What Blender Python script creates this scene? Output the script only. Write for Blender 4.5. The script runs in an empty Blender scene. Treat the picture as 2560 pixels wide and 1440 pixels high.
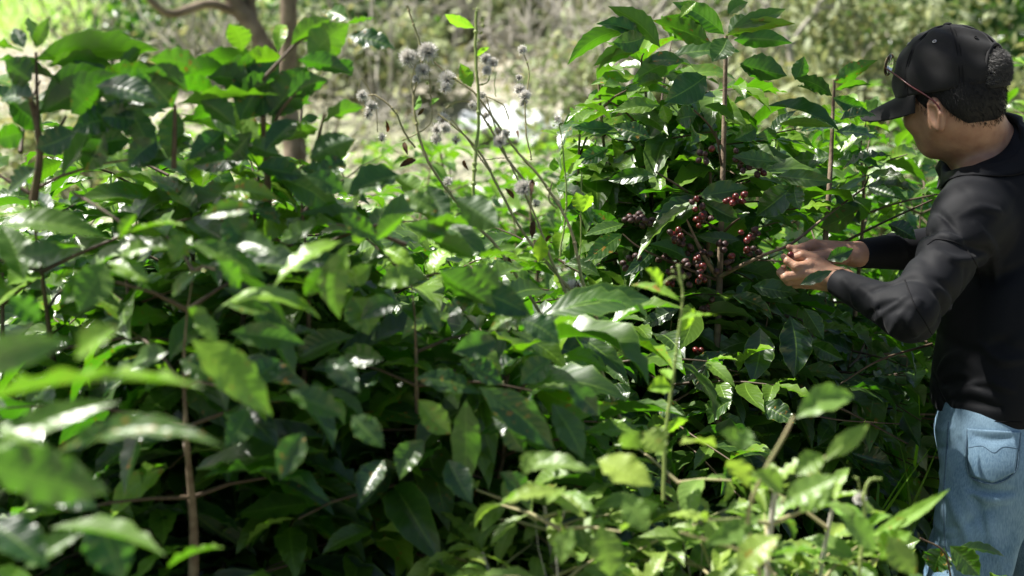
import bpy, math, random
import numpy as np
from mathutils import Vector, Matrix
from mathutils.bvhtree import BVHTree

# ------------------------------------------------------------------ camera, light, exposure
S = bpy.context.scene
COL = S.collection
CAM_Z, PITCH, FPX = 1.78, math.radians(13.0), 2560 * 50 / 36.0
cd = bpy.data.cameras.new("camera")
cam = bpy.data.objects.new("camera", cd)
COL.objects.link(cam)
S.camera = cam
cam.location = (0, 0, CAM_Z)
cam.rotation_euler = (math.radians(90) - PITCH, 0, 0)
cd.lens = 50
cd.sensor_width = 36
cd.clip_start = 0.05
cd.clip_end = 600
cd.dof.use_dof = True
cd.dof.focus_distance = 2.66
cd.dof.aperture_fstop = 3.4
SUN = Vector((-0.52, 0.20, 0.83)).normalized()
elev = math.asin(SUN.z)
w = bpy.data.worlds.new("World")
S.world = w
w.use_nodes = True
nt = w.node_tree
bg = nt.nodes["Background"]
sky = nt.nodes.new("ShaderNodeTexSky")
sky.sky_type = 'NISHITA'
sky.sun_disc = False
sky.sun_elevation = elev
sky.sun_rotation = math.atan2(SUN.x, SUN.y)
sky.air_density = 1.0
sky.dust_density = 2.5
nt.links.new(sky.outputs[0], bg.inputs[0])
bg.inputs[1].default_value = 0.05
sd = bpy.data.lights.new("sun", 'SUN')
sd.energy = 5.0
sd.angle = math.radians(0.5)
sd.color = (1.0, 0.965, 0.90)
sun = bpy.data.objects.new("sun", sd)
COL.objects.link(sun)
sun.rotation_euler = SUN.to_track_quat('Z', 'Y').to_euler()
S.view_settings.view_transform = 'Standard'
S.view_settings.look = 'None'
S.view_settings.gamma = 1
S.view_settings.exposure = 1.35
S.cycles.use_denoising = True
S.cycles.max_bounces = 6
S.cycles.diffuse_bounces = 2
S.cycles.transparent_max_bounces = 8
S.cycles.sample_clamp_indirect = 6

rng = np.random.default_rng(7)
CAM = np.array([0, 0, CAM_Z])
FW = np.array([0, math.cos(PITCH), -math.sin(PITCH)])
UP = np.array([0, math.sin(PITCH), math.cos(PITCH)])
RT = np.array([1.0, 0, 0])


def P(x, y, d):
    """the point d metres along the view axis that the photograph shows at (x, y)"""
    return CAM + d * (FW + (x - 1280) / FPX * RT + (720 - y) / FPX * UP)


def proj(p):
    q = np.asarray(p) - CAM
    d = q @ FW
    return 1280 + FPX * (q @ RT) / d, 720 - FPX * (q @ UP) / d, d


def nrm(v):
    v = np.asarray(v, float)
    return v / np.maximum(np.linalg.norm(v, axis=-1, keepdims=True), 1e-9)


# ------------------------------------------------------------------ object helpers
def tag(o, label=None, cat=None, group=None, kind=None):
    if label: o['label'] = label
    if cat: o['category'] = cat
    if group: o['group'] = group
    if kind: o['kind'] = kind
    return o


def empty(name, loc, label=None, cat=None, group=None):
    o = bpy.data.objects.new(name, None)
    o.location = tuple(loc)
    o.empty_display_size = 0.05
    COL.objects.link(o)
    return tag(o, label, cat, group)


class MB:
    def __init__(s):
        s.V = []; s.F = []; s.uv = []; s.col = []; s.n = 0

    def add(s, V, F, uv=None, col=None, mat=0):
        V = np.asarray(V, float).reshape(-1, 3)
        F = np.asarray(F, int)
        s.V.append(V)
        s.F.append((F + s.n, mat))
        s.uv.append(np.zeros((len(V), 2)) if uv is None else np.asarray(uv, float).reshape(-1, 2))
        c = np.zeros((len(V), 4))
        if col is not None:
            c[:] = col
        s.col.append(c)
        s.n += len(V)

    def build(s, name, mats, parent=None, smooth=True):
        V = np.concatenate(s.V); UV = np.concatenate(s.uv); C = np.concatenate(s.col)
        if not isinstance(mats, (list, tuple)): mats = [mats]
        loops = np.concatenate([f.ravel() for f, m in s.F])
        tot = np.concatenate([np.full(len(f), f.shape[1]) for f, m in s.F])
        mi = np.concatenate([np.full(len(f), m) for f, m in s.F])
        org = np.zeros(3)
        if parent is not None:
            org = np.array(parent['_org']) if '_org' in parent else np.array(parent.location)
        V = V - org
        me = bpy.data.meshes.new(name)
        me.vertices.add(len(V)); me.vertices.foreach_set('co', V.astype(np.float32).ravel())
        me.loops.add(len(loops)); me.loops.foreach_set('vertex_index', loops.astype(np.int32))
        me.polygons.add(len(tot))
        me.polygons.foreach_set('loop_start', (np.cumsum(tot) - tot).astype(np.int32))
        me.polygons.foreach_set('loop_total', tot.astype(np.int32))
        me.polygons.foreach_set('material_index', mi.astype(np.int32))
        me.polygons.foreach_set('use_smooth', np.full(len(tot), smooth))
        u = me.uv_layers.new(name='UVMap')
        u.data.foreach_set('uv', UV[loops].astype(np.float32).ravel())
        a = me.color_attributes.new('tint', 'FLOAT_COLOR', 'POINT')
        a.data.foreach_set('color', C.astype(np.float32).ravel())
        for m in mats: me.materials.append(m)
        me.update(calc_edges=True)
        me.validate()
        o = bpy.data.objects.new(name, me)
        COL.objects.link(o)
        if parent is not None:
            o.parent = parent
            # sub-parts: keep everything in the thing's own frame
            if '_org' in parent: o.location = (0, 0, 0)
        return o


def part(mb, name, mats, parent, smooth=True):
    """a part (or sub-part) whose mesh is expressed in its thing's frame"""
    top = parent
    while top.parent is not None: top = top.parent
    org = np.array(top.location)
    for i in range(len(mb.V)): mb.V[i] = mb.V[i] - org
    o = mb.build(name, mats, None, smooth)
    o.parent = parent
    return o


def tube(mb, pts, rad, sides=6, col=None, mat=0, cap=True):
    pts = np.asarray(pts, float); n = len(pts)
    rad = np.full(n, rad, float) if np.isscalar(rad) else np.asarray(rad, float)
    t = nrm(np.gradient(pts, axis=0))
    ref = np.array([0, 0, 1.0]) if abs(t[0][2]) < .9 else np.array([1.0, 0, 0])
    a = nrm(np.cross(t[0], ref)); A = [a]
    for i in range(1, n):
        a = nrm(a - (a @ t[i]) * t[i]); A.append(a)
    A = np.array(A); B = np.cross(t, A)
    ang = np.arange(sides) / sides * 2 * np.pi
    V = pts[:, None] + rad[:, None, None] * (A[:, None] * np.cos(ang)[None, :, None] + B[:, None] * np.sin(ang)[None, :, None])
    i = np.arange(n - 1)[:, None] * sides; j = np.arange(sides)[None]
    j2 = (j + 1) % sides
    F = np.stack([i + j, i + j2, i + sides + j2, i + sides + j], -1).reshape(-1, 4)
    uv = np.stack(np.broadcast_arrays(np.linspace(0, 1, n)[:, None], (j / sides)), -1)
    base = mb.n
    mb.add(V, F, uv, col, mat)
    if cap:
        mb.add(np.concatenate([V[-1], V[0][::-1]]), np.array([list(range(sides)), list(range(sides, 2 * sides))]), None, col, mat)


def spline(pts, n=24):
    """Catmull-Rom through pts"""
    pts = np.asarray(pts, float)
    if len(pts) == 2: return pts[0] + (pts[1] - pts[0]) * np.linspace(0, 1, n)[:, None]
    q = np.vstack([2 * pts[0] - pts[1], pts, 2 * pts[-1] - pts[-2]])
    out = []
    m = len(pts) - 1
    for s_ in np.linspace(0, m - 1e-6, n):
        i = int(s_); t = s_ - i
        a, b, c, d = q[i:i + 4]
        out.append(.5 * (2 * b + (c - a) * t + (2 * a - 5 * b + 4 * c - d) * t * t + (3 * b - a - 3 * c + d) * t ** 3))
    return np.array(out)


_ico = {}


def ball(mb, c, r, rot=None, col=None, mat=0, seg=10, ring=6):
    k = (seg, ring)
    if k not in _ico:
        th = np.linspace(0, np.pi, ring + 1); ph = np.arange(seg) / seg * 2 * np.pi
        V = np.stack([np.sin(th)[:, None] * np.cos(ph), np.sin(th)[:, None] * np.sin(ph), np.cos(th)[:, None] + 0 * ph], -1).reshape(-1, 3)
        i = np.arange(ring)[:, None] * seg; j = np.arange(seg)[None]; j2 = (j + 1) % seg
        _ico[k] = (V, np.stack([i + j, i + seg + j, i + seg + j2, i + j2], -1).reshape(-1, 4))
    V, F = _ico[k]
    r = np.array([r, r, r]) if np.isscalar(r) else np.asarray(r)
    W = V * r
    if rot is not None: W = W @ np.asarray(rot)
    mb.add(W + np.asarray(c), F, None, col, mat)


# ------------------------------------------------------------------ materials
def newmat(name):
    m = bpy.data.materials.new(name); m.use_nodes = True
    t = m.node_tree
    return m, t, t.nodes['Principled BSDF'], t.nodes['Material Output']


def N(t, kind, **kw):
    n = t.nodes.new(kind)
    for k, v in kw.items():
        if k.startswith('i_'): n.inputs[k[2:].replace('_', ' ')].default_value = v
        elif k[0] == 'I' and k[1:].isdigit(): n.inputs[int(k[1:])].default_value = v
        else: setattr(n, k, v)
    return n


def mth(t, op, a, b=None, c=None, clamp=False):
    n = t.nodes.new('ShaderNodeMath'); n.operation = op; n.use_clamp = clamp
    for i, x in enumerate((a, b, c)):
        if x is None: continue
        if isinstance(x, (int, float)): n.inputs[i].default_value = x
        else: t.links.new(x, n.inputs[i])
    return n.outputs[0]


def mixc(t, f, a, b):
    n = t.nodes.new('ShaderNodeMix'); n.data_type = 'RGBA'
    for i, x in ((0, f), (6, a), (7, b)):
        if isinstance(x, (int, float)): n.inputs[i].default_value = x
        elif isinstance(x, tuple): n.inputs[i].default_value = (*x, 1)[:4]
        else: t.links.new(x, n.inputs[i])
    return n.outputs[2]


def ramp(t, f, a, b):
    n = t.nodes.new('ShaderNodeMapRange'); n.inputs[1].default_value = a; n.inputs[2].default_value = b
    t.links.new(f, n.inputs[0]); return n.outputs[0]


def leaf_mat(name, dark, mid, young, trans, rough=.3, trf=.38, spec=.5):
    """tint: r = random per leaf, g = youth (yellow-green), b = blotches, a = unused"""
    m, t, b, out = newmat(name)
    at = N(t, 'ShaderNodeAttribute', attribute_name='tint')
    sp = N(t, 'ShaderNodeSeparateColor'); t.links.new(at.outputs['Color'], sp.inputs[0])
    R, G, B = sp.outputs
    uv = N(t, 'ShaderNodeUVMap', uv_map='UVMap'); su = N(t, 'ShaderNodeSeparateXYZ'); t.links.new(uv.outputs[0], su.inputs[0])
    u, v = su.outputs[0], su.outputs[1]
    av = mth(t, 'ABSOLUTE', v)
    # side veins
    ph = mth(t, 'SUBTRACT', mth(t, 'MULTIPLY', u, 10.0), mth(t, 'MULTIPLY', mth(t, 'POWER', av, 1.4), 1.5))
    saw = mth(t, 'ABSOLUTE', mth(t, 'SUBTRACT', mth(t, 'FRACT', ph), .5))       # 0 at a vein
    vein = ramp(t, saw, .07, .0)
    midr = ramp(t, av, .07, .02)
    edge = ramp(t, av, .93, 1.0)
    tc = N(t, 'ShaderNodeTexCoord')
    no = N(t, 'ShaderNodeTexNoise', i_Scale=28.0, i_Detail=3.0); t.links.new(tc.outputs['Object'], no.inputs['Vector'])
    no2 = N(t, 'ShaderNodeTexNoise', i_Scale=110.0, i_Detail=2.0); t.links.new(tc.outputs['Object'], no2.inputs['Vector'])
    c = mixc(t, R, dark, mid)
    c = mixc(t, mth(t, 'MULTIPLY', ramp(t, no.outputs[0], .35, .7), .45), c, mid)
    c = mixc(t, G, c, young)
    lite = tuple(min(1, x * 1.6 + .05) for x in young)
    c = mixc(t, mth(t, 'MULTIPLY', vein, .13), c, lite)
    c = mixc(t, mth(t, 'MULTIPLY', midr, .3), c, lite)
    c = mixc(t, mth(t, 'MULTIPLY', edge, .3), c, lite)
    spot = mth(t, 'MULTIPLY', ramp(t, no2.outputs[0], .63, .68), B, clamp=True)
    c = mixc(t, spot, c, (.32, .17, .02))
    geo = N(t, 'ShaderNodeNewGeometry')
    under = mixc(t, .5, c, tuple(min(1, x * 1.5 + .02) for x in mid))
    c2 = mixc(t, mth(t, 'MULTIPLY', geo.outputs['Backfacing'], .55), c, under)
    t.links.new(c2, b.inputs['Base Color'])
    rg = mth(t, 'ADD', mth(t, 'MULTIPLY', geo.outputs['Backfacing'], .22), mth(t, 'ADD', rough, mth(t, 'MULTIPLY', no.outputs[0], .22)))
    t.links.new(rg, b.inputs['Roughness'])
    b.inputs['Specular IOR Level'].default_value = spec
    h = mth(t, 'ADD', mth(t, 'MULTIPLY', ramp(t, saw, 0, .35), 1.0), mth(t, 'MULTIPLY', midr, -1.0))
    h = mth(t, 'ADD', h, mth(t, 'MULTIPLY', no2.outputs[0], .3))
    bp = N(t, 'ShaderNodeBump', i_Strength=.24, i_Distance=.0012); t.links.new(h, bp.inputs['Height'])
    t.links.new(bp.outputs[0], b.inputs['Normal'])
    tr = N(t, 'ShaderNodeBsdfTranslucent')
    tcx = mixc(t, G, mixc(t, R, trans, tuple(x * 1.25 for x in trans)), tuple(min(.9, x * 1.5) for x in (trans[0] * 1.9, trans[1] * 1.15, trans[2])))
    tcx = mixc(t, mth(t, 'MULTIPLY', vein, .35), tcx, tuple(x * .6 for x in trans))
    tcx = mixc(t, spot, tcx, (.3, .1, .01))
    t.links.new(tcx, tr.inputs[0]); t.links.new(bp.outputs[0], tr.inputs['Normal'])
    mx = N(t, 'ShaderNodeMixShader'); mx.inputs[0].default_value = trf
    t.links.new(b.outputs[0], mx.inputs[1]); t.links.new(tr.outputs[0], mx.inputs[2])
    t.links.new(mx.outputs[0], out.inputs[0])
    return m


def plain(name, col, rough=.6, col2=None, scale=40, bump=0., spec=.5, bscale=None, metal=0., dist=.002):
    m, t, b, out = newmat(name)
    tc = N(t, 'ShaderNodeTexCoord')
    no = N(t, 'ShaderNodeTexNoise', i_Scale=float(scale), i_Detail=4.0); t.links.new(tc.outputs['Object'], no.inputs['Vector'])
    t.links.new(mixc(t, ramp(t, no.outputs[0], .3, .7), col, col2 or tuple(x * .7 for x in col)), b.inputs['Base Color'])
    b.inputs['Roughness'].default_value = rough
    b.inputs['Specular IOR Level'].default_value = spec
    b.inputs['Metallic'].default_value = metal
    if bump:
        n2 = N(t, 'ShaderNodeTexNoise', i_Scale=float(bscale or scale * 3), i_Detail=3.0); t.links.new(tc.outputs['Object'], n2.inputs['Vector'])
        bp = N(t, 'ShaderNodeBump', i_Strength=bump, i_Distance=dist); t.links.new(n2.outputs[0], bp.inputs['Height'])
        t.links.new(bp.outputs[0], b.inputs['Normal'])
    return m


M = {}
M['coffee'] = leaf_mat('coffee leaf', (.004, .016, .0065), (.009, .034, .009), (.19, .34, .02), (.085, .33, .006), rough=.24, trf=.28, spec=.8)
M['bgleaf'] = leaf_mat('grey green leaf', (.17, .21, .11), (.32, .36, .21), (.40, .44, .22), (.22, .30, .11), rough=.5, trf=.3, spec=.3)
M['pale'] = leaf_mat('pale leaf', (.045, .11, .035), (.10, .21, .05), (.26, .35, .06), (.14, .36, .03), rough=.3, trf=.35)
M['weed'] = leaf_mat('weed leaf', (.05, .12, .02), (.09, .22, .03), (.2, .36, .03), (.18, .5, .02), rough=.5, trf=.42)
M['bark'] = plain('coffee bark', (.10, .062, .036), .8, (.24, .18, .115), 60, .6)
M['twig'] = plain('green twig', (.10, .13, .03), .55, (.15, .10, .05), 50, .3)
M['redtwig'] = plain('brown twig', (.06, .033, .018), .65, (.10, .07, .038), 70, .3)
M['dryst'] = plain('dry stem', (.34, .27, .15), .7, (.22, .24, .09), 14, .3)
M['greenst'] = plain('weed stem', (.16, .24, .05), .5, (.24, .28, .08), 20, .2)
M['darkst'] = plain('wilted brown', (.05, .032, .02), .8, (.09, .06, .04), 60, .4)
M['fluff'] = plain('white pappus', (.88, .85, .79), .9, (.78, .74, .68), 60)
M['grtwig'] = plain('grey twig', (.44, .41, .35), .85, (.34, .31, .26), 20, .3)


# ------------------------------------------------------------------ leaves
WU = np.array([0, .04, .12, .25, .4, .55, .7, .82, .9, .96, 1.0])
WW = np.array([.03, .12, .42, .8, 1.0, .97, .76, .47, .24, .09, .0])


def leaves(mb, base, dirv, nor, L, Wd, arch, fold, wave, tint, nu=13, nv=7, wfreq=None, mat=0):
    """many leaf blades at once. dirv = chord direction, nor = upper-face normal."""
    n = len(base)
    if n == 0: return
    base = np.asarray(base, float); dirv = nrm(dirv)
    nor = nrm(nor - np.sum(nor * dirv, -1, keepdims=True) * dirv)
    side = np.cross(nor, dirv)
    L = np.broadcast_to(np.asarray(L, float), (n,)); Wd = np.broadcast_to(np.asarray(Wd, float), (n,))
    arch = np.broadcast_to(np.asarray(arch, float), (n,)); fold = np.broadcast_to(np.asarray(fold, float), (n,)); wave = np.broadcast_to(np.asarray(wave, float), (n,))
    k = np.where(np.abs(arch) < 1e-3, 1e-3, arch)
    u = np.linspace(0, 1, nu); v = np.linspace(-1, 1, nv)
    a0 = k / 2
    ku = k[:, None] * u[None]
    # arc in (dir, nor) plane starting at angle +a0, ending at -a0; rescaled so the chord = L
    x = (np.sin(a0[:, None]) - np.sin(a0[:, None] - ku)) / k[:, None]
    z = (np.cos(a0[:, None] - ku) - np.cos(a0[:, None])) / k[:, None]
    sc = L / x[:, -1]
    x *= sc[:, None]; z *= sc[:, None]
    tan_a = a0[:, None] - ku
    mid = base[:, None] + x[..., None] * dirv[:, None] + z[..., None] * nor[:, None]
    up = -np.sin(tan_a)[..., None] * dirv[:, None] + np.cos(tan_a)[..., None] * nor[:, None]
    # sideways sweep and twist
    sweep = rng.normal(0, .05, n) * L
    mid = mid + (sweep[:, None] * np.sin(np.pi * u)[None])[..., None] * side[:, None]
    tw = rng.normal(0, .3, n)[:, None] * (u[None] - .3)
    sd_ = side[:, None] * np.cos(tw)[..., None] + up * np.sin(tw)[..., None]
    up2 = -side[:, None] * np.sin(tw)[..., None] + up * np.cos(tw)[..., None]
    wu = np.interp(u, WU, WW)
    hw = .5 * Wd[:, None] * wu[None]
    av = np.abs(v)
    if wfreq is None: wfreq = rng.uniform(3.0, 5.5, n)
    ph = rng.uniform(0, 6.28, (n, 2))
    phs = np.where(v[None] < 0, ph[:, :1], ph[:, 1:])
    wv = np.sin(2 * np.pi * wfreq[:, None, None] * u[None, :, None] + phs[:, None, :]) + .5 * np.sin(2 * np.pi * 1.7 * wfreq[:, None, None] * u[None, :, None] + 2 * phs[:, None, :])
    env = np.minimum(1, wu * 1.3)
    zz = fold[:, None, None] * (av ** 1.15)[None, None] * hw[..., None] \
        + (wave * Wd)[:, None, None] * (av ** 1.8)[None, None] * wv * env[None, :, None]
    shrink = 1 - .12 * np.abs(fold)[:, None, None]
    jag = 1 + .05 * np.sin(2 * np.pi * wfreq[:, None, None] * 1.3 * u[None, :, None] + 1.3 * phs[:, None]) * (av == 1)[None, None]
    V = mid[:, :, None] + sd_[:, :, None] * (v[None, None] * hw[..., None] * shrink * jag)[..., None] + up2[:, :, None] * zz[..., None]
    i = np.arange(nu - 1)[:, None] * nv; j = np.arange(nv - 1)[None]
    f = np.stack([i + j, i + nv + j, i + nv + j + 1, i + j + 1], -1).reshape(-1, 4)
    F = (np.arange(n)[:, None, None] * nu * nv + f[None]).reshape(-1, 4)
    uv = np.broadcast_to(np.stack(np.broadcast_arrays(u[:, None], v[None]), -1), (n, nu, nv, 2))
    col = np.broadcast_to(np.asarray(tint, float).reshape(-1, 1, 1, 4) if np.ndim(tint) > 1 else np.asarray(tint, float), (n, nu, nv, 4))
    mb.add(V.reshape(-1, 3), F, uv.reshape(-1, 2), col.reshape(-1, 4), mat)


def tints(n, young=0., spread=.15, blot=.14):
    c = np.zeros((n, 4))
    c[:, 0] = rng.uniform(0, 1, n)
    c[:, 1] = np.clip(np.asarray(young) + rng.normal(0, spread, n), 0, 1)
    old = rng.uniform(0, 1, n) < .035
    c[:, 1] = np.where(old, rng.uniform(.7, 1, n), c[:, 1])
    c[:, 2] = ((rng.uniform(0, 1, n) < blot) | old) * rng.uniform(.3, 1, n)
    return c


def hero(mb, rows, d0, jitter=.03, ddt=None, **kw):
    """leaves laid down one by one: base x,y, tip x,y (photograph), width, facing, arch, youth[, distance]"""
    B = []; D = []; Nn = []; L = []; W = []; A = []; Y = []
    for r in rows:
        d = r[8] if len(r) > 8 else d0 + rng.uniform(-jitter, jitter)
        dt = (r[9] if len(r) > 9 else rng.uniform(-.04, .04))
        a = P(r[0], r[1], d); b = P(r[2], r[3], d + dt)
        tc = nrm(CAM - a); k = r[5]
        n = nrm(k * tc + (1 - abs(k)) * np.array([0, 0, 1.0]) + rng.normal(0, .12, 3))
        B.append(a); D.append(b - a); Nn.append(n); L.append(np.linalg.norm(b - a)); W.append(r[4] / FPX * d * (1.1 + .35 * (1 - abs(k)))); A.append(r[6]); Y.append(r[7])
    n = len(rows)
    leaves(mb, np.array(B), np.array(D), np.array(Nn), np.array(L), np.array(W), np.array(A), rng.uniform(.15, .5, n), rng.uniform(.03, .075, n), tints(n, np.array(Y), .05, .3), nu=21, nv=9, **kw)
    return B, D
# ------------------------------------------------------------------ implicit surfaces
def s_rc(p, a, b, ra, rb):
    a = np.asarray(a, float); b = np.asarray(b, float)
    ba = b - a; l2 = ba @ ba
    t = np.clip(((p - a) @ ba) / l2, 0, 1)
    return np.linalg.norm(p - a - t[:, None] * ba, axis=1) - (ra + (rb - ra) * t)


def s_el(p, c, r, R=None):
    q = p - np.asarray(c)
    if R is not None: q = q @ np.asarray(R).T
    r = np.asarray(r, float)
    k0 = np.linalg.norm(q / r, axis=1); k1 = np.linalg.norm(q / (r * r), axis=1)
    return k0 * (k0 - 1) / np.maximum(k1, 1e-6)


def smin(a, b, k):
    h = np.maximum(k - np.abs(a - b), 0) / k
    return np.minimum(a, b) - h * h * k * .25


def smax(a, b, k): return -smin(-a, -b, k)


def surface(f, lo, hi, h):
    lo = np.asarray(lo, float); hi = np.asarray(hi, float)
    B = 6
    nb = np.ceil((hi - lo) / (h * B)).astype(int)
    n = nb * B + 1
    bi = np.stack(np.meshgrid(*[np.arange(k) for k in nb], indexing='ij'), -1).reshape(-1, 3)
    c = lo + (bi + .5) * B * h
    fc = f(c)
    V = np.full(tuple(n), 1.0, np.float32)
    ins = bi[fc < 0]
    for q in ins:
        V[q[0] * B:(q[0] + 1) * B + 1, q[1] * B:(q[1] + 1) * B + 1, q[2] * B:(q[2] + 1) * B + 1] = -1
    act = bi[np.abs(fc) < h * B * .95 + .006]
    g = np.stack(np.meshgrid(*[np.arange(B + 1)] * 3, indexing='ij'), -1).reshape(-1, 3)
    for s0 in range(0, len(act), 400):
        a = act[s0:s0 + 400]
        idx = a[:, None] * B + g[None]
        val = f(lo + idx.reshape(-1, 3) * h)
        I = idx.reshape(-1, 3)
        V[I[:, 0], I[:, 1], I[:, 2]] = val
    inside = V < 0
    cs = inside[:-1, :-1, :-1].astype(np.int8)
    tot = np.zeros_like(cs)
    for dx in (0, 1):
        for dy in (0, 1):
            for dz in (0, 1):
                tot += inside[dx:n[0] - 1 + dx, dy:n[1] - 1 + dy, dz:n[2] - 1 + dz]
    cells = np.argwhere((tot > 0) & (tot < 8))
    idm = np.full(tot.shape, -1, np.int32)
    idm[cells[:, 0], cells[:, 1], cells[:, 2]] = np.arange(len(cells))
    acc = np.zeros((len(cells), 3)); cnt = np.zeros(len(cells))
    cor = [(0, 0, 0), (1, 0, 0), (0, 1, 0), (1, 1, 0), (0, 0, 1), (1, 0, 1), (0, 1, 1), (1, 1, 1)]
    val = [V[cells[:, 0] + a, cells[:, 1] + b, cells[:, 2] + c_] for a, b, c_ in cor]
    for i in range(8):
        for j in range(i + 1, 8):
            d = np.array(cor[j]) - np.array(cor[i])
            if np.abs(d).sum() != 1: continue
            m = (val[i] < 0) != (val[j] < 0)
            t = np.where(m, val[i] / np.where(val[i] - val[j] == 0, 1, val[i] - val[j]), 0)
            acc += np.where(m[:, None], np.array(cor[i]) + t[:, None] * d, 0); cnt += m
    verts = lo + (cells + acc / cnt[:, None]) * h
    quads = []
    for ax in range(3):
        o = [(1, 2), (2, 0), (0, 1)][ax]
        sl0 = [slice(None)] * 3; sl1 = [slice(None)] * 3
        sl0[ax] = slice(0, -1); sl1[ax] = slice(1, None)
        e = np.argwhere(inside[tuple(sl0)] != inside[tuple(sl1)])
        e = e[(e[:, o[0]] > 0) & (e[:, o[1]] > 0)]
        e = e[(e[:, o[0]] < n[o[0]] - 1) & (e[:, o[1]] < n[o[1]] - 1)]
        q = []
        for du, dv in ((0, 0), (-1, 0), (-1, -1), (0, -1)):
            c_ = e.copy(); c_[:, o[0]] += du; c_[:, o[1]] += dv
            q.append(idm[c_[:, 0], c_[:, 1], c_[:, 2]])
        q = np.stack(q, -1)
        flip = ~inside[e[:, 0], e[:, 1], e[:, 2]]
        q[flip] = q[flip][:, ::-1]
        quads.append(q[(q >= 0).all(1)])
    return verts, np.concatenate(quads)


def ridge(t, p, R):
    for line, r, sg, lo_, hi_ in R:
        m = ((p > lo_) & (p < hi_)).all(1)
        if not m.any(): continue
        q = p[m]; d = None
        for i in range(len(line) - 1):
            f0 = math.sin(math.pi * (i + .15) / (len(line) - .7)); f1 = math.sin(math.pi * (i + 1.15) / (len(line) - .7))
            e = s_rc(q, line[i], line[i + 1], r * max(.15, f0), r * max(.15, f1))
            d = e if d is None else np.minimum(d, e)
        t = t.copy()
        t[m] = smin(t[m], d, .012) if sg > 0 else smax(t[m], -d, .012)
    return t


def lay_ridges(out, V0, F0, rows):
    bv = BVHTree.FromPolygons([Vector(v) for v in V0], F0.tolist())
    for pix, r, sg in rows:
        L = []
        for q in spline(np.array([[*q, 0] for q in pix], float), 7):
            h = bv.ray_cast(Vector(CAM), Vector(nrm(P(q[0], q[1], 2.6) - CAM)), 8)
            if h[0] is not None: L.append(np.array(h[0]) - np.array(h[1]) * (.0015 if sg > 0 else -.0005))
        if len(L) > 3 and max(np.linalg.norm(np.diff(L, axis=0), axis=1)) < .08:
            L = np.array(L); out.append((L, r, sg, L.min(0) - .03, L.max(0) + .03))


def bumps(p, amp, freq, seed, n=7):
    r = np.random.default_rng(seed); o = np.zeros(len(p))
    for i in range(n):
        k = nrm(r.normal(0, 1, 3)) * freq * r.uniform(.6, 1.8)
        o += np.sin(p @ k + r.uniform(0, 6.28))
    return amp * o / n


def folds(p, c, axis, rad, freq, amp, seed):
    """irregular sharp creases across `axis` round a joint"""
    q = p - c; ax = nrm(axis)
    s_ = q @ ax
    w_ = np.exp(-(np.linalg.norm(q, axis=1) / rad) ** 2)
    r = np.random.default_rng(seed); o = np.zeros(len(p))
    for i in range(3):
        k = nrm(ax + r.normal(0, .38, 3)); g = nrm(r.normal(0, 1, 3))
        f = freq * r.uniform(.6, 1.25)
        ph = (q @ k) * f + 1.5 * np.sin((q @ g) * freq * .33 + i) + r.uniform(0, 6)
        m = np.clip(.5 + np.sin((q @ nrm(r.normal(0, 1, 3))) * freq * .45 + r.uniform(0, 6)), 0, 1)
        o += -m * np.exp(-(np.sin(ph * .5) / .30) ** 2)
    return -amp * 1.7 * w_ * (o + .5)


# ------------------------------------------------------------------ the person
HEAD_DIR = math.radians(32)                       # how far body and head turn away from the lens
fb = np.array([-math.cos(math.radians(33)), math.sin(math.radians(33)), 0])   # body forward
lb = np.array([-fb[1], fb[0], 0])                                              # his left
ub = np.array([0, 0, 1.0])
RB = np.stack([fb, lb, ub])
yaw, pit, rol = math.radians(54), math.radians(22), math.radians(0)
fh = np.array([-math.cos(yaw) * math.cos(pit), math.sin(yaw) * math.cos(pit), -math.sin(pit)])
lh = np.array([-math.sin(yaw), -math.cos(yaw), 0])
uh = np.cross(fh, lh)
uh = nrm(uh)
RH = np.stack([fh, lh, uh])
cy, cp = math.radians(40), math.radians(7)                                     # the cap sits tipped back on the head
fc = np.array([-math.cos(cy) * math.cos(cp), math.sin(cy) * math.cos(cp), -math.sin(cp)])
lc = np.array([-math.sin(cy), -math.cos(cy), 0]); uc = nrm(np.cross(fc, lc)); RC = np.stack([fc, lc, uc])
HC = P(2367, 222, 2.72)


def H(f, l, u): return HC + f * fh + l * lh + u * uh


foot = P(2500, 1100, 2.72); foot[2] = 0
person = empty('person', foot, 'person in black cap, black long sleeved shirt and light blue jeans picking cherries', 'person')

# key points
NB = P(2474, 388, 2.765)
CH = P(2552, 610, 2.78)
BE = P(2536, 900, 2.74)
HP = P(2505, 1090, 2.73)
SL = P(2430, 548, 2.62); SR = P(2625, 520, 2.90)
EL = P(2272, 794, 2.46); ER = P(2400, 618, 2.84)
WL = P(2086, 700, 2.59); WR = P(2143, 636, 2.68)


def z6(X, Y, dd=0.): return P(1900 + X / 6.547, 540 + Y / 6.547, 2.60 + dd)


HANDS = []


def fing(pts, radii, k=.004):
    for i in range(len(pts) - 1):
        HANDS.append((pts[i], pts[i + 1], radii[i] * .94, radii[i + 1] * .94, min(k, .003) if i else .005))


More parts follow.
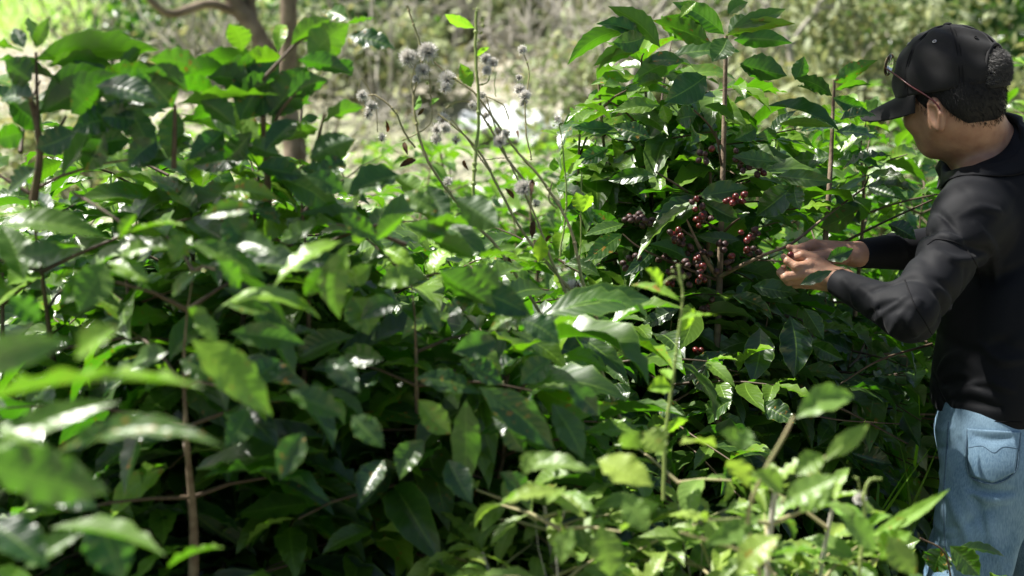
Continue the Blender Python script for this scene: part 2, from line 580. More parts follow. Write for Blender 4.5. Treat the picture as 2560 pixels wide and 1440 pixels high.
# left hand (near)
for a, b, ra, rb in [((1230, 985, -.002), (820, 800, -.006), .0175, .0115), ((1230, 1040, -.004), (720, 930, -.012), .018, .0115),
                     ((1230, 1080, .004), (700, 1030, -.002), .018, .0112), ((1220, 1110, .014), (760, 1100, .014), .016, .010),
                     ((1400, 1050, 0), (1200, 1040, 0), .0205, .0195), ((1400, 1080, .012), (1180, 1060, .01), .018, .018)]:
    HANDS.append((z6(*a), z6(*b), ra, rb, .006))
fing([z6(800, 810, -.008), z6(590, 830, -.018), z6(450, 740, -.012), z6(385, 665, -.002)], [.0105, .0088, .0078, .0062])
fing([z6(700, 950, -.013), z6(420, 995, -.014), z6(335, 925, -.004), z6(385, 850, .008)], [.0106, .0090, .0078, .0064])
fing([z6(700, 1035, -.002), z6(470, 1070, .002), z6(385, 990, .014), z6(440, 920, .022)], [.0104, .0086, .0076, .0062])
fing([z6(760, 1100, .014), z6(580, 1120, .022), z6(500, 1040, .032), z6(520, 960, .038)], [.0096, .0078, .0068, .0056])
fing([z6(1150, 930, .004), z6(900, 720, .002), z6(680, 650, .002), z6(530, 690, .010)], [.0165, .0130, .0098, .0078], .008)
# right hand (far)
for a, b, ra, rb in [((1560, 590, .075), (880, 475, .055), .019, .0110), ((1560, 640, .070), (860, 560, .06), .019, .0112), ((1540, 660, .085), (880, 640, .075), .018, .011),
                     ((1560, 620, .09), (900, 560, .085), .018, .0105), ((1640, 620, .08), (1520, 610, .08), .0205, .0195), ((1640, 640, .085), (1500, 640, .085), .019, .018)]:
    HANDS.append((z6(*a), z6(*b), ra, rb, .006))
fing([z6(870, 470, .055), z6(700, 520, .045), z6(560, 545, .040), z6(475, 515, .038)], [.0108, .0090, .0080, .0064])
fing([z6(870, 570, .07), z6(680, 600, .062), z6(590, 660, .055), z6(540, 740, .045)], [.0108, .0088, .0078, .0064])
fing([z6(890, 640, .085), z6(700, 690, .08), z6(620, 760, .07), z6(640, 830, .058)], [.0104, .0086, .0076, .0062])
fing([z6(920, 660, .095), z6(760, 760, .094), z6(700, 820, .083), z6(730, 870, .074)], [.0096, .0078, .0068, .0056])
fing([z6(1350, 660, .055), z6(1000, 680, .042), z6(740, 650, .036), z6(590, 610, .030)], [.0165, .0130, .0098, .0078], .008)


def f_body(p):
    # skull and face
    d = s_el(p, H(-.012, 0, .0), (.098, .077, .098), RH)
    d = smin(d, s_el(p, H(.028, 0, -.048), (.060, .060, .072), RH), .03)
    d = smin(d, s_el(p, H(.050, 0, -.090), (.032, .032, .026), RH), .03)          # chin
    for s_ in (-1, 1):
        d = smin(d, s_rc(p, H(-.005, s_ * .054, -.070), H(.046, s_ * .020, -.098), .017, .016), .025)   # jaw
        d = smin(d, s_el(p, H(.052, s_ * .045, -.045), (.022, .020, .018), RH), .02)                   # cheekbone
        d = smax(d, -s_el(p, H(.098, s_ * .032, -.018), (.016, .018, .012), RH), .015)                  # eye socket
        d = smin(d, s_el(p, H(.074, s_ * .031, -.018), (.0125, .0125, .0125), RH), .003)                # eyeball under lids
        d = smin(d, s_rc(p, H(.088, s_ * .012, .004), H(.078, s_ * .046, .004), .007, .006), .012)      # brow
    d = smin(d, s_rc(p, H(.086, 0, -.012), H(.100, 0, -.046), .007, .011), .012)                       # nose
    d = smin(d, s_el(p, H(.084, 0, -.070), (.010, .022, .006), RH), .006)                               # lips
    d = smin(d, s_el(p, H(.082, 0, -.079), (.010, .019, .006), RH), .006)
    # neck
    d = smin(d, s_rc(p, H(-.028, 0, -.060), NB, .057, .063), .03)
    d = smin(d, s_rc(p, H(-.005, 0, -.085), NB + fb * .02, .045, .06), .02)
    for s_ in (-1, 1):                                                              # ear
        R2 = RH
        c = H(-.022, s_ * .079, -.054)
        e = s_el(p, c, (.0185, .0075, .033), RH)
        e = smax(e, -s_el(p, c + s_ * lh * .008 + fh * .003 + uh * .004, (.011, .0065, .021), RH), .004)
        e = smin(e, s_rc(p, H(-.014, s_ * .080, -.030), H(-.034, s_ * .0855, -.038), .0042, .0042), .005)
        e = smin(e, s_rc(p, H(-.034, s_ * .0855, -.038), H(-.0375, s_ * .086, -.056), .0042, .004), .004)
        e = smin(e, s_rc(p, H(-.0375, s_ * .086, -.056), H(-.024, s_ * .081, -.080), .004, .005), .004)
        d = smin(d, e, .008)
    # trunk
    t = s_el(p, CH, (.115, .165, .20), RB)
    t = smin(t, s_el(p, BE, (.11, .145, .21), RB), .06)
    t = smin(t, s_el(p, HP, (.12, .165, .13), RB), .06)
    for a, b, ra, rb in ((SL, EL, .046, .027), (EL, WL, .027, .020), (SR, ER, .052, .038), (ER, WR, .038, .021)):
        t = smin(t, s_rc(p, a, b, ra, rb), .03)
    t = smin(t, s_rc(p, NB, SL, .05, .05), .04); t = smin(t, s_rc(p, NB, SR, .05, .05), .04)
    hd = None
    for a, b, ra, rb, k in HANDS:
        e = s_rc(p, a, b, ra, rb)
        hd = e if hd is None else smin(hd, e, k)
    t = smin(t, hd, .012)
    return smin(d, t, .02)


M['skin'] = None
m, t, b, out = newmat('skin')
tc = N(t, 'ShaderNodeTexCoord'); no = N(t, 'ShaderNodeTexNoise', i_Scale=38.0, i_Detail=4.0); t.links.new(tc.outputs['Object'], no.inputs['Vector'])
n2 = N(t, 'ShaderNodeTexNoise', i_Scale=260.0, i_Detail=2.0); t.links.new(tc.outputs['Object'], n2.inputs['Vector'])
t.links.new(mixc(t, ramp(t, no.outputs[0], .3, .7), (.31, .16, .10), (.43, .245, .155)), b.inputs['Base Color'])
b.inputs['Roughness'].default_value = .5; b.inputs['Subsurface Weight'].default_value = .25
b.inputs['Subsurface Radius'].default_value = (.012, .004, .002); b.inputs['Subsurface Scale'].default_value = 1.0
bp = N(t, 'ShaderNodeBump', i_Strength=.6, i_Distance=.001); t.links.new(n2.outputs[0], bp.inputs['Height']); t.links.new(bp.outputs[0], b.inputs['Normal'])
M['skin'] = m


def to_obj(vf, name, mats, parent, fn=None):
    mb = MB(); V, F = vf
    mb.add(V, F)
    return part(mb, name, mats, parent)


lo = np.array([min(z6(300, 0)[0], WL[0]) - .05, 2.25, .90]); hi = np.array([CH[0] + .25, 3.15, H(0, 0, .12)[2] + .02])
to_obj(surface(f_body, lo, hi, .0024), 'body', M['skin'], person)


# shirt
RIDGES = []


def f_shirt(p):
    t = s_el(p, CH + ub * -.01, (.137, .182, .235), RB)
    t = smin(t, s_el(p, BE, (.142, .168, .25), RB), .08)
    t = smin(t, s_el(p, P(2530, 1010, 2.735), (.136, .166, .16), RB), .05)
    t = smin(t, s_rc(p, NB + ub * -.055, SL + ub * .0, .07, .066), .05); t = smin(t, s_rc(p, NB + ub * -.055, SR, .07, .066), .05)
    t += bumps(p, .005, 26, 3) + folds(p, P(2400, 700, 2.62), ub * .6 + fb * .6, .13, 60, .006, 4) + folds(p, P(2440, 985, 2.60), ub + lb * .4 - fb * .2, .12, 60, .007, 9)
    aL = s_rc(p, SL, EL + (SL - EL) * .05, .064, .042)
    aL = smin(aL, s_rc(p, EL, WL, .0405, .0245), .03)
    ax = EL - SL
    aL += folds(p, EL + (SL - EL) * .12, nrm(ax) - nrm(WL - EL) * .6, .085, 105, .005, 2) + folds(p, SL + ax * .35, ax, .10, 70, .006, 5) + bumps(p, .002, 60, 8)
    aR = s_rc(p, SR, ER, .068, .056)
    aR = smin(aR, s_rc(p, ER, WR, .052, .0265), .03)
    aR += bumps(p, .003, 45, 12) + folds(p, ER, ER - WR, .09, 80, .005, 6)
    # cuffs end squarely
    cl = nrm(WL - EL); cr = nrm(WR - ER)
    aL = smax(aL, (p - (WL - cl * .004)) @ cl, .003)
    aR = smax(aR, (p - (WR - cr * .004)) @ cr, .003)
    t = smin(t, aL, .03); t = smin(t, aR, .03)
    t = ridge(t, p, RIDGES)
    t = smin(t, s_rc(p, NB - nrm(H(-.02, 0, -.07) - NB) * .045, NB - nrm(H(-.02, 0, -.07) - NB) * .01, .085, .068), .04)
    # hollow neck opening and open hem
    t = smax(t, -s_rc(p, NB + nrm(H(-.02, 0, -.07) - NB) * .22, NB + ub * -.02 + fb * .005, .069, .068), .008)
    hem = P(2440, 1062, 2.60)
    wob = .008 * np.sin((p @ lb) * 22 + (p @ fb) * 17)
    t = smax(t, (hem[2] - p[:, 2]) + wob + .10 * ((p - hem) @ fb) * 0, .006)
    return t


def fabric(name, c1, c2, rough, sheen, scale):
    m, t, b, out = newmat(name)
    tc = N(t, 'ShaderNodeTexCoord')
    no = N(t, 'ShaderNodeTexNoise', i_Scale=12.0, i_Detail=5.0); t.links.new(tc.outputs['Object'], no.inputs['Vector'])
    n2 = N(t, 'ShaderNodeTexNoise', i_Scale=float(scale), i_Detail=2.0); t.links.new(tc.outputs['Object'], n2.inputs['Vector'])
    f = mth(t, 'ADD', mth(t, 'MULTIPLY', no.outputs[0], .6), mth(t, 'MULTIPLY', n2.outputs[0], .4))
    t.links.new(mixc(t, ramp(t, f, .35, .65), c1, c2), b.inputs['Base Color'])
    b.inputs['Roughness'].default_value = rough
    b.inputs['Sheen Weight'].default_value = sheen; b.inputs['Sheen Roughness'].default_value = .4
    b.inputs['Specular IOR Level'].default_value = .16
    bp = N(t, 'ShaderNodeBump', i_Strength=.15, i_Distance=.0006); t.links.new(n2.outputs[0], bp.inputs['Height']); t.links.new(bp.outputs[0], b.inputs['Normal'])
    return m


M['shirt'] = fabric('black knit', (.0052, .0057, .0074), (.0080, .0085, .0104), .7, .03, 500)
M['seam'] = fabric('black seam', (.004, .004, .005), (.008, .008, .009), .8, .0, 500)
M['cap'] = fabric('black cotton cap', (.014, .014, .0145), (.022, .0215, .0215), .85, .08, 600)
lo = np.array([WL[0] - .05, 2.28, .86]); hi = np.array([CH[0] + .30, 3.20, NB[2] + .10])
V0, F0 = surface(f_shirt, lo, hi, .008)
lay_ridges(RIDGES, V0, F0, [
    ([(2268, 742), (2225, 765), (2192, 800)], .005, 1), ([(2290, 750), (2250, 790), (2228, 836)], .006, 1), ([(2300, 752), (2275, 800), (2290, 838)], .005, 1), ([(2240, 752), (2200, 770), (2170, 790)], .0045, -1),
    ([(2265, 800), (2320, 818), (2400, 822)], .006, 1), ([(2300, 780), (2360, 800), (2430, 800)], .005, -1), ([(2280, 745), (2330, 775), (2400, 778)], .006, 1), ([(2330, 690), (2390, 728), (2460, 735)], .006, 1), ([(2345, 660), (2400, 690), (2470, 690)], .0055, -1),
    ([(2340, 625), (2395, 650), (2470, 640)], .006, 1), ([(2318, 600), (2360, 590), (2400, 596)], .005, 1), ([(2150, 720), (2180, 745), (2190, 780)], .0035, 1), ([(2110, 700), (2130, 730), (2135, 760)], .003, 1), ([(2300, 700), (2345, 740), (2390, 750)], .005, -1),
    ([(2230, 585), (2260, 610), (2270, 640)], .004, 1), ([(2300, 570), (2310, 600), (2305, 640)], .004, 1), ([(2380, 985), (2430, 975), (2480, 990)], .006, 1), ([(2370, 1000), (2430, 1005), (2500, 1020)], .005, -1), ([(2360, 960), (2400, 950), (2450, 965)], .005, -1), ([(2420, 960), (2470, 955), (2530, 975)], .006, 1),
    ([(2345, 930), (2365, 900), (2400, 880)], .005, 1), ([(2450, 860), (2500, 900), (2556, 900)], .006, 1), ([(2440, 560), (2480, 620), (2490, 700)], .006, 1), ([(2400, 540), (2450, 520), (2500, 530)], .005, 1)])
VS, FS = surface(f_shirt, lo, hi, .0032)
shirt = to_obj((VS, FS), 'shirt', M['shirt'], person)
bvhS = BVHTree.FromPolygons([Vector(v) for v in VS], FS.tolist())


def seam_on(bvh, pix, name, mat, parent, rad=.0016, n=40, off=.0):
    """a stitched seam laid on the cloth along a line"""
    pts = spline(np.array([[*q, 0] for q in pix], float), n)
    out = []
    for q in pts:
        dr = nrm(P(q[0], q[1], 2.6) - CAM)
        h = bvh.ray_cast(Vector(CAM), Vector(dr), 8)
        if h[0] is not None: out.append(np.array(h[0]) + np.array(h[1]) * off)
    if len(out) > 3:
        mb = MB(); tube(mb, np.array(out), rad, 5)
        return part(mb, name, mat, parent)


seam_on(bvhS, [(2318, 612), (2345, 598), (2400, 612), (2440, 660), (2452, 720)], 'armhole_seam', M['seam'], shirt)
seam_on(bvhS, [(2345, 1022), (2400, 1040), (2470, 1052), (2556, 1056)], 'hem_stitch', M['seam'], shirt, .0012)
seam_on(bvhS, [(2262, 700), (2285, 760), (2310, 800), (2330, 836)], 'sleeve_seam', M['seam'], shirt, .0013)


# collar: a folded band round the neck
def band(rings, n=48, a0=0, a1=2 * np.pi, closed=False):
    a = np.linspace(a0, a1, n)
    V = np.array([r(a) for r in rings])            # rings x n x 3
    nr = len(rings)
    i = np.arange(nr - 1)[:, None] * n; j = np.arange(n - 1)[None]
    return V.reshape(-1, 3), np.stack([i + j, i + j + 1, i + n + j + 1, i + n + j], -1).reshape(-1, 4)


nax = nrm(H(-.02, 0, -.07) - NB); nf = nrm(fb - (fb @ nax) * nax); nl = np.cross(nax, nf)


def cring(rad, h, front=0., sl=0.):
    def g(a):
        ca = np.cos(a)[:, None]; sa = np.sin(a)[:, None]
        fr = np.exp(-((np.abs(np.pi - np.abs(a - np.pi))) / .5) ** 2)[:, None]      # near the front points
        return NB + ub * .0 + nf * ca * rad * 1.06 + nl * sa * rad + nax * (h + sl * (1 - ca) * .5) + fr * (nf * front - nax * front * .6)
    return g


mb = MB()
V, F = band([cring(.070, -.035), cring(.070, .022, 0, .012), cring(.074, .030, .006, .012), cring(.080, .026, .012, .010), cring(.090, .010, .022, .008), cring(.088, -.014, .032, .018), cring(.094, -.042, .050, .034)], 60, .22, 2 * np.pi - .22)
V = np.array(V)
for i_ in range(60 * 3, len(V)):
    q_ = V[i_] - NB; dr = nrm(nrm(q_ - (q_ @ nax) * nax) * .8 + ub * .9); o_ = V[i_] + dr * .16
    h = bvhS.ray_cast(Vector(o_), Vector(-dr), .175)
    if h[0] is not None: V[i_] = np.array(h[0]) + dr * (.0035 + .005 * (i_ // 60 == 3))
mb.add(V, F)
col_o = part(mb, 'collar', M['shirt'], person)
md = col_o.modifiers.new('s', 'SOLIDIFY'); md.thickness = .0018; md.offset = 0
Vc = V.reshape(-1, 60, 3)
for a_, b_, w_ in ((-2, -1, .72), (-2, -1, .86)):
    ln_ = Vc[a_] * (1 - w_) + Vc[b_] * w_
    mb = MB(); tube(mb, ln_[1:-1] + (ln_[1:-1] - NB) * .012, .0007, 4); part(mb, 'collar_stitch', M['seam'], col_o)


# jeans
HLj = HP + lb * .098 - ub * .03; HRj = HP - lb * .088 - ub * .03
KL = P(2408, 1500, 2.66); KR = P(2625, 1500, 2.95)
AL = np.array([KL[0] + .04, KL[1] + .02, .09]); AR = np.array([KR[0] + .02, KR[1] + .02, .09])


JR = []


def f_jeans(p):
    t = s_el(p, HP + ub * .01, (.122, .162, .155), RB)
    t = smin(t, s_el(p, HP + lb * .07 - fb * .055 - ub * .045, (.080, .088, .095), RB), .04)
    t = smin(t, s_el(p, HP - lb * .07 - fb * .055 - ub * .045, (.080, .088, .095), RB), .04)
    for a, k, n_ in ((HLj, KL, AL), (HRj, KR, AR)):
        g = s_rc(p, a, k, .086, .068)
        g = smin(g, s_rc(p, k, n_, .070, .062), .03)
        t = smin(t, g, .035)
    t += bumps(p, .004, 30, 21) + folds(p, HLj - ub * .06 + fb * .05, ub + fb * .9, .14, 48, .0065, 7) + folds(p, KL + ub * .05, ub + lb * .5, .12, 45, .007, 3) + folds(p, HP - ub * .14 - fb * .08, ub * .9 - fb, .09, 55, .006, 13)
    t = ridge(t, p, JR)
    t = smax(t, .075 - p[:, 2], .004)
    t = smax(t, p[:, 2] - (HP[2] + .115), .004)
    return t


m, t, b, out = newmat('washed denim')
tc = N(t, 'ShaderNodeTexCoord')
no = N(t, 'ShaderNodeTexNoise', i_Scale=7.0, i_Detail=7.0); t.links.new(tc.outputs['Object'], no.inputs['Vector'])
mp = N(t, 'ShaderNodeMapping'); mp.inputs['Scale'].default_value = (420, 420, 90); t.links.new(tc.outputs['Object'], mp.inputs[0])
n2 = N(t, 'ShaderNodeTexNoise', i_Scale=1.0, i_Detail=3.0); t.links.new(mp.outputs[0], n2.inputs['Vector'])
f = mth(t, 'ADD', mth(t, 'MULTIPLY', no.outputs[0], .72), mth(t, 'MULTIPLY', n2.outputs[0], .28))
t.links.new(mixc(t, ramp(t, f, .36, .64), (.07, .14, .22), (.27, .40, .51)), b.inputs['Base Color'])
b.inputs['Roughness'].default_value = .85; b.inputs['Specular IOR Level'].default_value = .2
bp = N(t, 'ShaderNodeBump', i_Strength=.4, i_Distance=.001); t.links.new(n2.outputs[0], bp.inputs['Height']); t.links.new(bp.outputs[0], b.inputs['Normal'])
M['denim'] = m
M['denimseam'] = fabric('denim seam', (.05, .09, .14), (.16, .24, .31), .9, 0, 300)
lo = np.array([KL[0] - .16, 2.28, .06]); hi = np.array([KR[0] + .16, 3.20, HP[2] + .13])
V0, F0 = surface(f_jeans, lo, hi, .010)
lay_ridges(JR, V0, F0, [([(2335, 1090), (2350, 1180), (2395, 1290), (2440, 1400)], .007, 1), ([(2318, 1180), (2335, 1260), (2380, 1360)], .006, 1), ([(2400, 1100), (2420, 1180), (2450, 1290), (2490, 1390)], .006, -1), ([(2425, 1215), (2475, 1232), (2530, 1228)], .008, -1), ([(2430, 1235), (2480, 1250), (2530, 1245)], .006, 1),
    ([(2325, 1060), (2350, 1075), (2380, 1070)], .005, 1), ([(2320, 1100), (2345, 1120), (2375, 1112)], .005, -1), ([(2470, 1290), (2480, 1360), (2510, 1430)], .006, 1), ([(2330, 1300), (2360, 1330), (2400, 1330)], .006, 1), ([(2330, 1350), (2370, 1380), (2420, 1375)], .006, -1), ([(2440, 1090), (2480, 1100), (2530, 1096)], .004, -1)])
VJ, FJ = surface(f_jeans, lo, hi, .0042)
jeans = to_obj((VJ, FJ), 'jeans', M['denim'], person)
bvhJ = BVHTree.FromPolygons([Vector(v) for v in VJ], FJ.tolist())
seam_on(bvhJ, [(2372, 1055), (2366, 1140), (2360, 1240), (2362, 1340), (2368, 1430)], 'side_seam', M['denimseam'], jeans, .0019)


def patch(bvh, poly, name, mat, parent, off=.0022, n=26, rim=None):
    """a cloth patch (pocket) following the surface inside a quad given in photograph coordinates"""
    a, b_, c_, d_ = [np.array(q, float) for q in poly]
    V = []; ok = True
    for i in range(n):
        for j in range(n):
            u, v = i / (n - 1), j / (n - 1)
            q = (a * (1 - u) + b_ * u) * (1 - v) + (d_ * (1 - u) + c_ * u) * v
            if rim: q = q + np.array([0, rim * (1 - abs(2 * u - 1)) * v])
            dr = nrm(P(q[0], q[1], 2.6) - CAM); h = bvh.ray_cast(Vector(CAM), Vector(dr), 8)
            if h[0] is None: return None
            V.append(np.array(h[0]) + np.array(h[1]) * off)
    i = np.arange(n - 1)[:, None] * n; j = np.arange(n - 1)[None]
    mb = MB(); mb.add(V, np.stack([i + j, i + j + 1, i + n + j + 1, i + n + j], -1).reshape(-1, 4))
    o = part(mb, name, mat, parent)
    md = o.modifiers.new('s', 'SOLIDIFY'); md.thickness = .0022; md.offset = 0
    return o


pk = patch(bvhJ, [(2420, 1072), (2550, 1080), (2536, 1180), (2426, 1188)], 'back_pocket', M['denim'], jeans, rim=22)
seam_on(bvhJ, [(2420, 1074), (2418, 1130), (2426, 1189), (2484, 1209), (2536, 1181), (2546, 1130), (2550, 1082)], 'pocket_stitch', M['denimseam'], jeans, .0017, 70, .002)
seam_on(bvhJ, [(2421, 1120), (2455, 1116), (2484, 1132), (2508, 1118), (2546, 1122)], 'pocket_curve_stitch', M['denimseam'], jeans, .0009, 50, .003)

# shoes (below the picture)
M['shoe'] = plain('dark shoe', (.03, .03, .03), .6)
for a in (AL, AR):
    def f_shoe(p, a=a):
        g = s_rc(p, a + fb * -.03 - ub * .035, a + fb * .15 - ub * .05, .045, .035)
        g = smin(g, s_rc(p, a - ub * .03, a + ub * .02, .05, .05), .02)
        return smax(g, .003 - p[:, 2], .004)
    c0 = np.array([a[0], a[1], 0]); to_obj(surface(f_shoe, c0 - [.26, .26, .01], c0 + [.26, .26, .2], .006), 'shoe', M['shoe'], person)

# cap: crown
CR = (.106, .085, .102)


def capP(th, ph, ex=0.):
    """th 0 = button, ph 0 = front"""
    sq = 1 - .012 * np.abs(np.sin(3 * ph)) ** 6 * 0
    pan = -.0022 * np.exp(-(((ph / (np.pi / 3)) % 1 - .5) / .5) ** 2 * 0) * 0
    r = 1 + ex
    th = np.asarray(th, float); ph = np.asarray(ph, float) + 0 * th; cu = np.sign(np.cos(th)) * np.abs(np.cos(th)) ** .92
    f_ = np.sin(th) * np.cos(ph) * CR[0] * r; l_ = np.sin(th) * np.sin(ph) * CR[1] * r; u_ = cu * CR[2] * r
    return np.stack([f_, l_, u_], -1)


CO = H(-.012, 0, .012)
nt_, np_ = 34, 96
th = np.linspace(.02, 1, nt_)[:, None]; ph = np.linspace(0, 2 * np.pi, np_ + 1)[:-1][None]
low = 1.70 + .10 * np.cos(ph)                       # lower edge of the crown
TH = th * low; PH = ph + 0 * TH
q = capP(TH, PH)
seamd = np.abs(((PH / (np.pi / 3) + .5) % 1) - .5)      # 0 on the six panel seams (incl. side)
dent = -.0022 * np.exp(-(seamd / .03) ** 2) + .0018 * np.sin(PH * 9 + TH * 7) * th ** 2 + .0014 * np.sin(PH * 5 - TH * 13 + 1)
q = q * (1 + dent / .1)[..., None]
W = CO + q[..., 0:1] * fc + q[..., 1:2] * lc + q[..., 2:3] * uc
i = np.arange(nt_ - 1)[:, None] * np_; j = np.arange(np_)[None]; j2 = (j + 1) % np_
F = np.stack([i + j, i + np_ + j, i + np_ + j2, i + j2], -1).reshape(-1, 4)
cen_t = (TH[:-1] + TH[1:]).ravel() / 2; cen_p = np.repeat(ph, nt_ - 1, 0).ravel()
dphi = np.abs(((cen_p - np.pi + np.pi) % (2 * np.pi)) - np.pi)
back = np.abs(cen_p - np.pi)
keep = ~(((back / .56) ** 2 + ((cen_t - 1.47) / .50) ** 2 < 1) & (cen_t < 1.56))
mb = MB(); mb.add(W.reshape(-1, 3), F[keep]); mb.add([CO + uc * CR[2]] + [W[0, k] for k in range(np_)], np.array([[0, 1 + k, 1 + (k + 1) % np_] for k in range(np_)]))
cap_o = part(mb, 'cap', M['cap'], person)
md = cap_o.modifiers.new('s', 'SOLIDIFY'); md.thickness = .003; md.offset = 1
# seams, button, eyelets, edge of the opening
for k in range(6):
    a = k * np.pi / 3 + np.pi / 6 * 0
    tt = np.linspace(.05, 1, 26) * (1.70 + .10 * math.cos(a))
    if k == 3: tt = np.linspace(.05, .92, 20)
    for da in (-.030, .030):
        pp = np.array([capP(x, a + da / max(.35, math.sin(min(x, 1.5)) ** 1), .026) for x in tt])
        mb = MB(); tube(mb, CO + pp @ RC, .0008, 4); part(mb, 'cap_seam', M['seam'], cap_o)
mb = MB(); ball(mb, CO + uc * (CR[2] + .004), (.0085, .0085, .0042), RC, seg=14, ring=8); part(mb, 'cap_button', M['cap'], cap_o)
M['metal'] = plain('eyelet metal', (.45, .45, .46), .3, metal=.9)
for k in range(6):
    a = k * np.pi / 3 + np.pi / 6
    c = CO + capP(.78, a, .035) @ RC; nn = nrm(c - CO)
    e1 = nrm(np.cross(nn, uc)); e2 = np.cross(nn, e1)
    aa = np.linspace(0, 2 * np.pi, 15)
    mb = MB(); tube(mb, c + .0032 * (np.cos(aa)[:, None] * e1 + np.sin(aa)[:, None] * e2), .0011, 5, cap=False); part(mb, 'eyelet', M['metal'] if k in (0, 1, 5) else M['seam'], cap_o)
aa = np.linspace(-1.0, 1.0, 40) * np.pi / 2
pp = np.array([capP(1.47 - .50 * math.cos(x) if abs(x) < 1.55 else 1.5, np.pi + .57 * math.sin(x), .022) for x in aa])
mb = MB(); tube(mb, CO + pp @ RC, .0036, 6); part(mb, 'opening_edge', M['cap'], cap_o)
pp = np.array([capP(1.62, np.pi + x, .03) for x in np.linspace(-.6, .6, 16)])
mb = MB()
tw = CO + pp @ RC
V = np.concatenate([tw - uh * .010, tw + uh * .010]); n_ = len(tw); mb.add(V, np.array([[k, k + 1, n_ + k + 1, n_ + k] for k in range(n_ - 1)]))
st = part(mb, 'strap', M['cap'], cap_o); md = st.modifiers.new('s', 'SOLIDIFY'); md.thickness = .003
# brim
nu_, nv_ = 22, 33
V = []
for a in range(nu_):
    u = a / (nu_ - 1)
    for b2 in range(nv_):
        v = -1 + 2 * b2 / (nv_ - 1)
        an = v * 1.22
        thl = 1.70 + .10 * math.cos(an)
        root = capP(thl, an, .012)
        ext = .078 * (max(0, 1 - abs(v) ** 2.6)) ** .62
        f_ = root[0] + u * ext * 1.0
        l_ = root[1] * (1 + .05 * u)
        z_ = root[2] - u * ext * .34 - .34 * (l_ ** 2) / .0885 * u - .006 * u * u
        V.append(CO + f_ * fc + l_ * lc + z_ * uc)
i = np.arange(nu_ - 1)[:, None] * nv_; j = np.arange(nv_ - 1)[None]
mb = MB(); mb.add(V, np.stack([i + j, i + j + 1, i + nv_ + j + 1, i + nv_ + j], -1).reshape(-1, 4))
br = part(mb, 'brim', M['cap'], cap_o); md = br.modifiers.new('s', 'SOLIDIFY'); md.thickness = .004; md.offset = 0
Vb = np.array(V).reshape(nu_, nv_, 3)
for u in (.70, .78, .86):
    r0 = u * (nu_ - 1); a = int(r0); t_ = r0 - a
    line = Vb[a] * (1 - t_) + Vb[a + 1] * t_
    mb = MB(); tube(mb, line[3:-3] + uh * .0022, .0007, 4); part(mb, 'brim_stitch', M['seam'], br)


# hair
def f_hair(p):
    d = s_el(p, H(-.014, 0, -.002), (.0955, .0785, .0945), RH)
    d = smin(d, s_el(p, H(-.040, 0, -.044), (.056, .063, .058), RH), .03)
    q = (p - HC) @ RH.T
    # hairline: front edge climbs, sideburn in front of the ear, round the ear, straight nape
    line = np.interp(q[:, 0], [-.12, -.085, -.060, -.042, -.028, -.012, .002, .014, .034, .12], [-.100, -.100, -.088, -.055, -.024, -.018, -.056, -.034, .0, .03])
    d = smax(d, line - q[:, 2], .004)
    b_ = s_el(p, CO + (-.090 * fc + .016 * uc), (.018, .043, .033), RC)                      # hair bulging out of the cap's opening
    d = smin(d, b_, .008)
    return d + bumps(p, .0004, 160, 31, 9)


VH, FHh = surface(f_hair, HC - .16, HC + .16, .0030)
M['hair'] = plain('black hair', (.006, .0055, .005), .65, (.010, .009, .008), 150, .3, spec=.3)
M['grey'] = plain('grey hair', (.06, .058, .056), .5, (.16, .155, .15), 200, .5, spec=.5)
hair = to_obj((VH, FHh), 'hair', M['hair'], person)
fn = VH[FHh].mean(1); nn = nrm(np.cross(VH[FHh[:, 1]] - VH[FHh[:, 0]], VH[FHh[:, 2]] - VH[FHh[:, 0]]))
ql = (fn - HC) @ RH.T
for nm, mk, msk, cnt, ln in (('hair_strands', 'hair', (ql[:, 2] < .0), 9000, .009), ('grey_hair_strands', 'grey', (((fn - CO) @ RC.T)[:, 0] < -.088) & (((fn - CO) @ RC.T)[:, 2] > -.008), 5000, .012)):
    ids = np.argwhere(msk).ravel()
    ids = rng.choice(ids, cnt)
    o_ = fn[ids] + rng.normal(0, .0012, (cnt, 3)); n_ = nn[ids]
    dn = -uh[None] if mk == 'hair' or nm == 'stray_grey_hairs' else (-uh * .2 - fh * .5)[None]
    dr = nrm(n_ * .55 + dn * .9 + rng.normal(0, .28, (cnt, 3)))
    sd2 = nrm(np.cross(dr, rng.normal(0, 1, (cnt, 3)))) * .00032
    l_ = ln * rng.uniform(.5, 1.1, (cnt, 1))
    m1 = o_ + dr * l_ * .5 + n_ * .0008; tip = o_ + nrm(dr - n_ * .35 + dn * .3) * l_
    V = np.stack([o_ - sd2, o_ + sd2, m1 + sd2 * .8, m1 - sd2 * .8, tip], 1).reshape(-1, 3)
    k = np.arange(cnt)[:, None] * 5
    mb = MB(); mb.add(V, np.concatenate([k, k + 1, k + 2, k + 3], 1)); V0 = mb.n; mb.F.append((np.concatenate([k + 3, k + 2, k + 4], 1), 0))
    part(mb, nm, M[mk], hair)

